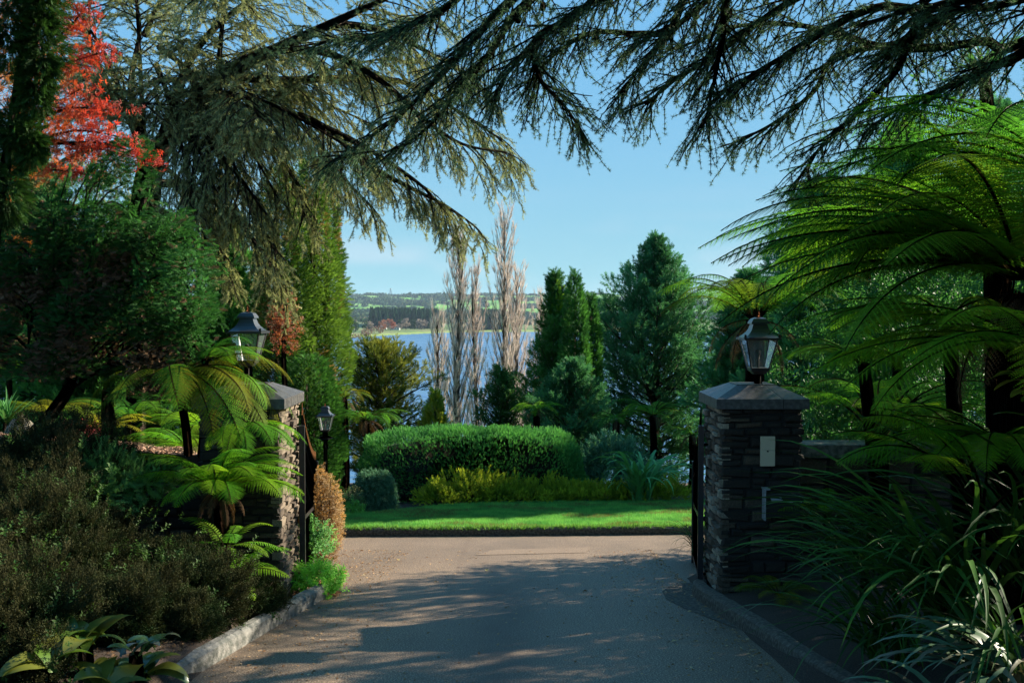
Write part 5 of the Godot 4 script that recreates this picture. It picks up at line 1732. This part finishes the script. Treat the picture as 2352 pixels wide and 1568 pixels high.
	for k in 4:
		broad.append(blade_mesh(0.3, 0.15, rf(0.8, 1.2), rf(-0.9, -0.2), rf(0.1, 0.3), rf(-0.4, 0.4), 1.2, 0.42))
	for q in [[195, 1440, 5.3, 12, "yellow green plant with broad crinkled leaves near the left kerb"], [110, 1500, 5.0, 10, "broad leaved dark plant in the bottom left corner"], [330, 1550, 5.45, 9, "small broad leaved plant nearest the left kerb at the bottom edge"], [235, 1560, 5.1, 9, "drooping broad leaved plant at the bottom edge left of the kerb"]]:
		p = at(q[0], q[1], q[2])
		o = thing("broadleaf_plant", q[4], "plant", Vector3(p.x, ground(p.x, q[2]), p.z))
		clump(o, Vector3(p.x, maxf(o.position.y, p.y - 0.08), p.z), q[3], broad, M.broad.slice(0, 3), 0.95, 0, TAU, 0.05, 0.3)
	p = at(310, 1500, 5.25)
	o = thing("broadleaf_plant", "grey glossy leaved plant lying over the left kerb's bed edge", "plant", Vector3(p.x, ground(p.x, 5.25), p.z))
	clump(o, Vector3(p.x, maxf(p.y, o.position.y + 0.02), p.z), 12, broad, [M.broad[3], M.broad[1]], 0.62, 0, TAU, 0.09, 0.3)

func right_planting() -> void:
	var great := []
	for k in 5:
		great.append(frond_mesh(1.0, 0.17, 34, rf(0.55, 0.95), rf(-0.75, -0.25), 0.1, 17, 0.22, 0.008))
	var low := []
	for k in 4:
		low.append(frond_mesh(1.0, 0.17, 34, rf(0.25, 0.5), rf(-0.85, -0.45), 0.08, 17, 0.3, 0.008))
	# the great tree fern
	var p := at(2350, 640, 6.3)
	var o := thing("tree_fern", "great tree fern with dark shaggy trunk at the right edge spreading over the pier", "tree fern", Vector3(p.x, ground(p.x, 6.3), p.z))
	trunk(o, [o.position - Vector3(0, 0.1, 0), o.position.lerp(p, 0.5), p - Vector3(0, 0.1, 0)], 0.15, 0.12, M.fern_trunk, 12)
	var mb := MB.new()
	for k in 140: # skirt of old stalks
		var a := rng.randf() * TAU
		var y := rf(-0.75, 0.0)
		var c := p - o.position + Vector3(cos(a) * 0.12, y, sin(a) * 0.12)
		mb.tube(PackedVector3Array([c, c + Vector3(cos(a) * 0.06, -0.25, sin(a) * 0.06), c + Vector3(cos(a) * 0.04, -0.6, sin(a) * 0.04)]), 0.009, 0.003, 4)
	part("skirt", mb.mesh(), M.fern_trunk, o)
	for k in 12:
		frond(o, S.dead_fronds[k % 2], M.fern_dead[k % 2], p - Vector3(0, 0.1, 0), k * 0.55, rf(0.1, 0.4), rf(-0.2, 0.2), 0.9, "dead_frond")
	fern_crown(o, p, 22, great, M.fern, 1.95, 0, TAU, 0.06)
	# the fronds that reach over to the left, each on its own arc
	for q in [[-1.25, -0.28, 2.0, 0], [-1.5, -0.12, 2.1, 1], [-1.75, -0.02, 2.15, 2], [-1.38, 0.12, 2.0, 3], [-1.62, 0.2, 1.9, 4], [-2.0, -0.2, 2.1, 0], [-2.2, -0.05, 2.0, 1], [-1.05, 0.0, 1.9, 2], [-1.85, -0.4, 2.0, 3], [-1.5, -0.5, 1.9, 4], [-2.4, -0.35, 1.9, 2], [-1.0, -0.35, 1.8, 1]]:
		frond(o, great[q[3]], M.fern[rng.randi() % 4], p, q[0], q[1], rf(-0.15, 0.15), q[2] * 0.92)
	for k in 14:
		frond(o, low[k % 4], M.fern[rng.randi() % 3], p + Vector3(-0.03, 0.02, 0), -2.5 + 0.13 * k, rf(-0.25, 0.15), rf(-0.2, 0.2), rf(1.65, 2.05))
	p = at(2290, 560, 7.7)
	o = thing("tree_fern", "mid green tree fern behind the great fern, above the right lantern's shoulder", "tree fern", Vector3(p.x + 0.1, ground(p.x + 0.1, 7.7), p.z))
	trunk(o, [o.position - Vector3(0, 0.1, 0), o.position.lerp(p, 0.5), p], 0.12, 0.1, M.fern_trunk, 10)
	fern_crown(o, p, 10, low, M.fern_bright, 1.9, 0, TAU, 0.05)
	fern_crown(o, p, 15, low, M.fern_bright, 2.3, -2.7, -0.6, 0.05)
	p = at(2500, 440, 6.0)
	o = thing("tree_fern", "taller tree fern beyond the right edge, its fronds arching in at the upper right", "tree fern", Vector3(p.x, ground(p.x, 6.0), p.z))
	trunk(o, [o.position - Vector3(0, 0.1, 0), o.position.lerp(p, 0.5), p], 0.13, 0.1, M.fern_trunk, 10)
	fern_crown(o, p, 18, great, M.fern, 1.9, 0, TAU, 0.05)
	for q in [[-1.5, -0.1, 2.0, 0], [-1.75, 0.1, 2.0, 2], [-1.25, 0.05, 1.9, 3], [-2.0, -0.15, 2.0, 1]]:
		frond(o, great[q[3]], M.fern[rng.randi() % 4], p, q[0], q[1], rf(-0.15, 0.15), q[2] * 0.92)
	# second fern: long bare stalks rising from low on the right
	var stalky := []
	for k in 3:
		stalky.append(frond_mesh(1.0, 0.17, 24, rf(0.95, 1.2), rf(-0.9, -0.5), 0.42, 15, 0.3, 0.011, M.rachis_pale))
	p = at(2255, 1210, 5.95)
	o = thing("tree_fern", "young tree fern with long pale bare stalks and light green frond ends behind the flax", "tree fern", Vector3(p.x, ground(p.x, 5.95), p.z))
	trunk(o, [o.position - Vector3(0, 0.1, 0), o.position.lerp(p, 0.5), p], 0.11, 0.1, M.fern_trunk, 9)
	for q in [[-1.5, 0.05, 1.75, 0], [-1.75, -0.1, 1.7, 1], [-1.3, -0.2, 1.8, 2], [-2.1, 0.1, 1.6, 0], [-0.9, -0.1, 1.5, 1], [-2.6, 0.0, 1.5, 2], [2.6, -0.1, 1.5, 0], [1.6, 0.0, 1.4, 1], [0.4, 0.1, 1.4, 2], [-1.1, -0.35, 1.5, 0], [3.3, -0.3, 1.6, 1], [-1.6, -0.35, 1.6, 2]]:
		frond(o, stalky[q[3]], M.fern_bright[rng.randi() % 3], p, q[0], q[1] - 0.1, rf(-0.1, 0.1), q[2] * 0.68)
	for q in [[2400, 800, 5.75, 1.35, "bright lower fern fanning across the great fern's trunk at the right edge"], [2180, 735, 7.0, 1.1, "sunlit light green fern under the great fern's arching fronds"], [2300, 1010, 6.3, 0.95, "yellow green fern low in front of the shaggy trunk"]]:
		p = at(q[0], q[1], q[2])
		o = thing("tree_fern", q[4], "tree fern", Vector3(p.x + 0.2, ground(p.x + 0.2, q[2]), p.z - 0.1))
		trunk(o, [o.position - Vector3(0, 0.1, 0), o.position.lerp(p, 0.6), p], 0.06, 0.05, M.fern_trunk, 8)
		fern_crown(o, p, 14, low, M.fern_bright, q[3], -3.0, 0.2, 0.03)
	# third: dark stem behind the pier
	p = at(2020, 1010, 8.9)
	o = thing("tree_fern", "tree fern on a dark stem right of the pier with stalks fanning upward", "tree fern", Vector3(p.x, ground(p.x, 8.9), p.z))
	trunk(o, [o.position, o.position.lerp(p, 0.5), p], 0.1, 0.085, M.fern_trunk, 9)
	fern_crown(o, p, 15, stalky, M.fern_bright, 1.15, 0, TAU, 0.03)
	# light green fern over the pier's right shoulder
	p = at(1985, 835, 7.9)
	o = thing("tree_fern", "light yellow green tree fern frond fan beside the right lantern", "tree fern", Vector3(p.x + 0.25, ground(p.x, 7.9), p.z - 0.1))
	trunk(o, [o.position, o.position.lerp(p, 0.6), p], 0.07, 0.05, M.fern_trunk, 8)
	fern_crown(o, p, 11, S.big_fronds, M.fern_bright, 0.72, -2.6, 0.4, 0.03)
	# backlit fern behind the lantern
	p = at(1735, 735, 10.6)
	o = thing("tree_fern", "backlit golden tree fern with brown skirt directly behind the right lantern", "tree fern", Vector3(p.x, ground(p.x, 10.6), p.z))
	trunk(o, [o.position, o.position.lerp(p, 0.5), p], 0.12, 0.1, M.fern_trunk, 9)
	var arch := []
	for k in 4:
		arch.append(frond_mesh(1.0, 0.18, 28, rf(0.85, 1.25), rf(-1.2, -0.7), 0.12, 12, 0.3, 0.009))
	fern_crown(o, p, 22, arch, [M.fern[1], M.fern[0], M.fern_gold[1]], 1.25, 0, TAU, 0.04)
	for k in 9:
		frond(o, S.dead_fronds[k % 2], M.fern_dead[k % 2], p, k * 0.7, rf(-0.1, 0.3), 0, 0.75, "dead_frond")
	# more ferns filling the right bank
	for q in [[2120, 960, 9.6, 0.9, 12, "green fern in the gap between stalks and stone wall"], [2230, 1060, 8.6, 0.7, 11, "sunlit fern low behind the stalky tree fern"], [1790, 1400, 7.75, 0.4, 11, "small sunlit yellow green fern at the right pier's foot"], [1900, 1180, 8.3, 0.55, 10, "fine leaved fern against the right side of the pier"], [2060, 830, 10.4, 1.0, 12, "green tree fern crown deep behind the light fern"]]:
		p = at(q[0], q[1], q[2])
		p.y = maxf(p.y, ground(p.x, q[2]) + 0.03)
		fern(q[5], p, q[2], q[4], S.big_fronds, M.fern_gold if q[0] == 1790 else M.fern_bright, q[3], 0.06 if q[0] == 2060 or q[0] == 2120 else 0.0, M.fern_trunk)
	# yucca-like head against the sky
	p = at(2262, 175, 9.5)
	o = thing("cabbage_tree", "spiky cabbage tree head of sword leaves poking above the ferns at top right", "tree", Vector3(p.x + 0.3, ground(p.x, 9.5), p.z))
	trunk(o, [o.position, o.position.lerp(p, 0.5) + Vector3(0.1, 0, 0), p], 0.1, 0.06, M.bark_dark, 9)
	var sword := []
	for k in 3:
		sword.append(blade_mesh(0.5, 0.045, rf(0.6, 1.4), rf(-0.2, 0.9), 0.3))
	clump(o, p, 46, sword, M.flax_blue, 1.0, 0, TAU, 0.04, 0.3)
	# dark flax fans before the right pier
	var bl := []
	for k in 7:
		bl.append(blade_mesh(1.3, 0.034, rf(0.75, 1.3), rf(-0.8, -0.1), 0.25, rf(-0.6, 0.6), 1.3))
	for q in [[2200, 1330, 5.6, 120, 1.15, -2.9, 0.0, "dense dark green flax sweeping its narrow blades left across the pier"], [2060, 1480, 5.7, 80, 0.85, -2.9, 0.3, "lower dark flax trailing toward the right kerb"], [2380, 1250, 5.9, 80, 1.2, -3.2, 0.2, "tall flax at the right edge below the great fern trunk"], [2330, 1480, 5.0, 60, 0.9, -3.0, 0.6, "shadowed flax in the lower right corner"], [1990, 1240, 7.4, 70, 0.8, -2.6, 0.8, "finer sunlit flax between the pier and the fern stalks"]]:
		p = at(q[0], q[1], q[2])
		p.y = maxf(ground(p.x, q[2]), p.y - 0.25)
		o = thing("flax", q[7], "flax", Vector3(p.x, ground(p.x, q[2]), p.z))
		clump(o, p, q[3], bl, M.flax, q[4], q[5], q[6], 0.16, 0.3)
	# glossy strap leaves, bottom right
	var st := []
	for k in 6:
		st.append(blade_mesh(0.75, 0.052, rf(0.9, 1.35), rf(-1.1, -0.5), 0.12, rf(-0.5, 0.5), 1.2))
	for q in [[2330, 1540, 4.5, 40, 1.0, -2.9, 0.4, "glossy strap leaved lily with silvery arching leaves at bottom right"], [2210, 1640, 4.3, 26, 0.9, -2.8, 0.6, "lower glossy strap leaved clump at the bottom edge right of the kerb"]]:
		p = at(q[0], q[1], q[2])
		p.y = maxf(ground(p.x, q[2]), p.y - 0.15)
		o = thing("strap_lily", q[7], "lily plant", Vector3(p.x, ground(p.x, q[2]), p.z))
		clump(o, p, q[3], st, M.strap, q[4], q[5], q[6], 0.1, 0.25)
	# shrub with broad pale leaves at the right edge
	p = at(2370, 900, 5.6)
	o = thing("broadleaf_shrub", "slender shrub with a few large pale green oval leaves at the right edge", "shrub", Vector3(p.x + 0.1, ground(p.x, 5.6), p.z))
	mb = MB.new()
	var sp := spline([Vector3.ZERO, Vector3(-0.02, 0.9, 0), p - o.position, p - o.position + Vector3(-0.12, 0.12, 0.1)], 5)
	mb.tube(sp, 0.011, 0.004, 6)
	part("stem", mb.mesh(), M.bark_dark, o)
	var oval := []
	for k in 3:
		oval.append(blade_mesh(0.24, 0.1, rf(0.2, 0.5), rf(-0.7, -0.3), 0.15, 0.0, 1.0, 0.4))
	for k in 12:
		var t := 0.55 + 0.45 * k / 11.0
		var c := along(sp, t)
		var b := Basis(Vector3.UP, -1.6 + k * 2.3) * Basis(Vector3.RIGHT, rf(-0.2, 0.2))
		part("leaf", oval[k % 3], M.broad[2] if k % 2 else M.broad[0], o, Transform3D(b.scaled(Vector3.ONE * rf(0.7, 1.1)), c))

func overhead() -> void:
	var base := Vector3(5.6, 0, -3.2)
	base.y = ground(5.6, 3.2)
	var o := thing("cedar", "dark cedar boughs hanging overhead from the upper right across the sky", "tree", base)
	trunk(o, [base, base + Vector3(0, 3, 0), base + Vector3(-0.1, 6, -0.1), base + Vector3(0, 10, 0)], 0.38, 0.1, M.bark, 12)
	var wood := MB.new()
	var sc := Scatter.new()
	var c0 := Color(0.035, 0.065, 0.05)
	var c1 := Color(0.085, 0.115, 0.08)
	var r1 := base + Vector3(-0.1, 5.2, -0.1)
	var r2 := base + Vector3(-0.1, 4.6, -0.2)
	var r3 := base + Vector3(-0.1, 5.8, 0.0)
	for q in [
		[r3, [1500, -260, 6.0], [1177, 0, 6.8], [1072, 109, 7.0], [945, 240, 7.3], [829, 330, 7.5], [780, 365, 7.6]],
		[r3, [1560, -240, 6.2], [1219, 0, 6.9], [1118, 135, 7.1], [1080, 175, 7.2], [985, 290, 7.4], [900, 350, 7.5]],
		[r3, [1450, -330, 6.0], [1046, 0, 6.9], [975, 45, 7.1], [866, 81, 7.3], [735, 97, 7.5]],
		[r1, [2000, -220, 5.8], [1620, -60, 6.4], [1541, 64, 6.7], [1466, 77, 6.8], [1365, 75, 7.0], [1280, 120, 7.1], [1215, 190, 7.2]],
		[r1, [1900, -260, 5.8], [1480, -100, 6.4], [1330, 30, 6.7], [1230, 90, 6.8], [1240, 180, 6.9], [1290, 235, 7.0], [1330, 290, 7.0]],
		[r2, [2480, 30, 5.8], [2250, 95, 6.2], [2050, 110, 6.5], [1850, 60, 6.8], [1700, 60, 7.0], [1560, 110, 7.1]],
		[r2, [2400, -80, 5.6], [2215, 0, 6.0], [2100, 90, 6.4], [1925, 126, 6.7], [1870, 210, 6.9], [1779, 282, 7.0], [1690, 326, 7.1]],
		[r1, [2200, -160, 5.8], [1900, -40, 6.3], [1760, 40, 6.6], [1640, 130, 6.8], [1540, 190, 6.9], [1490, 235, 7.0]],
		[r1, [2100, -200, 5.8], [1760, -90, 6.3], [1590, 30, 6.6], [1490, 130, 6.7], [1420, 225, 6.8]],
		[r2, [2300, -110, 5.7], [2120, 40, 6.1], [2060, 160, 6.4], [1970, 260, 6.6], [1880, 345, 6.8], [1850, 395, 6.8]],
		[r2, [2350, -60, 5.7], [2000, 20, 6.2], [1820, 120, 6.5], [1730, 170, 6.6], [1660, 215, 6.7]],
		[r2, [2450, 60, 5.6], [2330, 130, 5.9], [2200, 190, 6.1], [2080, 240, 6.3], [1990, 300, 6.4]],
		[r1, [2050, -230, 5.8], [1700, -40, 6.4], [1660, 90, 6.5], [1640, 190, 6.6], [1620, 280, 6.6]],
		[r2, [2500, -40, 5.4], [2380, -10, 5.6], [2250, 20, 5.8], [2120, 20, 6.0], [1960, 60, 6.3]],
		[r3, [1900, -300, 5.8], [1600, -150, 6.2], [1430, -30, 6.6], [1300, 40, 6.7], [1180, 150, 6.9], [1130, 230, 7.0]],
	]:
		limb(wood, sc, o, q, 0.06, 0.54, c0, c1, 0.03, true)
	var sc2 := Scatter.new()
	for i in 40: # the rest of its crown, over the drive behind and to the right
		var h := rf(4.2, 9.5)
		var a := lerpf(-0.5, 3.9, (i + rng.randf()) / 40.0)
		var r := rf(4.5, 7.5) * (1.15 - 0.06 * h)
		var s := base + Vector3(0, h, 0)
		limb(wood, sc2, o, [s, s + Vector3(sin(a) * -0.5 * r, 0.5, cos(a) * 0.5 * r), s + Vector3(sin(a) * -r, 0.1, cos(a) * r)], 0.1, 1.6, c0, c1, 0.19)
	copies("outer_foliage", S.cedar, M.needle, sc2, o, base)
	part("limbs", wood.mesh(), M.bark_dark, o)
	copies("foliage", S.rosette, M.needle, sc, o, base)
	# cones that sit on the boughs
	for q in [[1180, 40, 6.85], [1190, 43, 6.85], [1247, 15, 6.9], [1370, 92, 7.0], [1675, 30, 6.6]]:
		var p := at(q[0], q[1], q[2])
		var mb := MB.new()
		mb.lathe([Vector2(0.0, -0.035), Vector2(0.018, -0.028), Vector2(0.025, 0.0), Vector2(0.02, 0.025), Vector2(0.006, 0.037), Vector2(0.0, 0.038)], 9, Transform3D(Basis(), p - base))
		part("cone", mb.mesh(), M.bark_dark, o)

func litter() -> void:
	var sc := Scatter.new()
	for i in 3600:
		var d := pow(rng.randf(), 0.8) * 7.0 + 4.5
		var x: float
		if rng.randf() < 0.45:
			x = -1.95 + pow(rng.randf(), 2.0) * 0.9 if d < 8.6 else rf(-2.1, -1.2)
		elif rng.randf() < 0.6:
			x = 1.65 - pow(rng.randf(), 2.5) * 0.7
		else:
			x = rf(-1.8, 1.7)
		var y := road_y(d) + 0.002
		if x < -1.72 and d < 8.6 and x < -1.66 - 0.085 * (8.5 - d):
			continue
		put(sc, Vector3(x, y, -d), Vector3(rf(-0.35, 0.35), 1, rf(-0.35, 0.35)), rf(0.012, 0.034) * (1.5 if rng.randf() < 0.1 else 1.0), mixc(Color(0.16, 0.07, 0.025), Color(0.6, 0.4, 0.22), pow(rng.randf(), 1.2)))
	tag(copies("leaf_litter", S.litter, M.dry, sc, self), "small fallen leaves and scraps scattered over the drive and along the kerbs", "leaf litter")
	sc = Scatter.new()
	for i in 2200:
		var d := rf(4.8, 8.4)
		var x := -1.85 - 0.09 * (8.4 - d) - pow(rng.randf(), 1.5) * 0.8
		put(sc, Vector3(x, ground(x, d) + 0.01, -d), Vector3(rf(-0.5, 0.5), 1, rf(-0.5, 0.5)), rf(0.012, 0.035), mixc(Color(0.05, 0.028, 0.014), Color(0.24, 0.15, 0.08), pow(rng.randf(), 1.5)))
	tag(copies("bed_litter", S.litter, M.dry, sc, self), "brown leaf litter on the soil of the left bed behind the pale kerb", "leaf litter")
	sc = Scatter.new()
	for i in 9000:
		var p := Vector3(rf(-5.5, -2.45), 0, -rf(8.95, 12.5))
		p.y = ground(p.x, -p.z) + 0.005
		put(sc, p, Vector3(rf(-0.5, 0.5), 1, rf(-0.5, 0.5)), rf(0.03, 0.085), mixc(Color(0.2, 0.11, 0.065), Color(0.5, 0.33, 0.23), rng.randf()))
	tag(copies("bark_mulch", S.chip, M.dry, sc, self), "reddish bark mulch covering the raised bed behind the low left wall", "mulch")
	sc = Scatter.new()
	for i in 900:
		var d := rf(8.55, 9.9)
		put(sc, Vector3(-1.55 - pow(rng.randf(), 1.5) * 0.5 - 0.12 * (d - 8.6), road_y(d) + 0.008, -d), Vector3(rf(-0.5, 0.5), 1, rf(-0.5, 0.5)), rf(0.02, 0.05), mixc(Color(0.25, 0.1, 0.05), Color(0.5, 0.27, 0.16), rng.randf()))
	tag(copies("leaf_drift", S.litter, M.dry, sc, self), "drift of brown leaves at the road edge below the coppery hedge", "leaf litter")
	for q in [[1412, 1301, 0.075, Color(0.6, 0.12, 0.05), "red fallen leaf on the drive nearest the right kerb"], [1380, 1281, 0.065, Color(0.6, 0.13, 0.06), "red fallen leaf farther off on the shaded road"], [1117, 1311, 0.07, Color(0.6, 0.42, 0.03), "yellow fallen leaf in the middle of the drive"], [916, 1287, 0.05, Color(0.55, 0.36, 0.08), "yellow fallen leaf on the sunlit road on the left"], [836, 1322, 0.055, Color(0.4, 0.13, 0.07), "dull red fallen leaf on the left of the sunlit road"]]:
		# where the line of sight meets the sloping road
		var a := at(q[0], q[1], 1.0) - Vector3(0, 1.6, 0)
		var d := 1.6 / (-a.y - 0.107)
		var o := thing("fallen_leaf", q[4], "leaf", Vector3(a.x * d, road_y(d) + 0.006, -d))
		var mb := MB.new()
		for k in 5:
			var an := -1.9 + 0.95 * k + PI * 0.5
			var l: float = [0.5, 0.8, 1.0, 0.8, 0.5][k] * 0.6
			mb.tri(Vector3(cos(an - 0.5) * 0.2, 0.04, sin(an - 0.5) * 0.2), Vector3(cos(an) * l, 0.22, sin(an) * l), Vector3(cos(an + 0.5) * 0.2, 0.04, sin(an + 0.5) * 0.2))
			mb.tri(Vector3(0, 0.01, 0), Vector3(cos(an - 0.5) * 0.2, 0.04, sin(an - 0.5) * 0.2), Vector3(cos(an + 0.5) * 0.2, 0.04, sin(an + 0.5) * 0.2))
		mb.tri(Vector3(0, 0.01, -0.03), Vector3(0.02, 0.05, -0.5), Vector3(0.02, 0.01, 0.0))
		part("blade", mb.mesh(false), leaf_plain(q[3].r, q[3].g, q[3].b, 0.6, 0.6), o, Transform3D(Basis(Vector3.UP, rng.randf() * TAU).scaled(Vector3.ONE * q[2]), Vector3.ZERO))
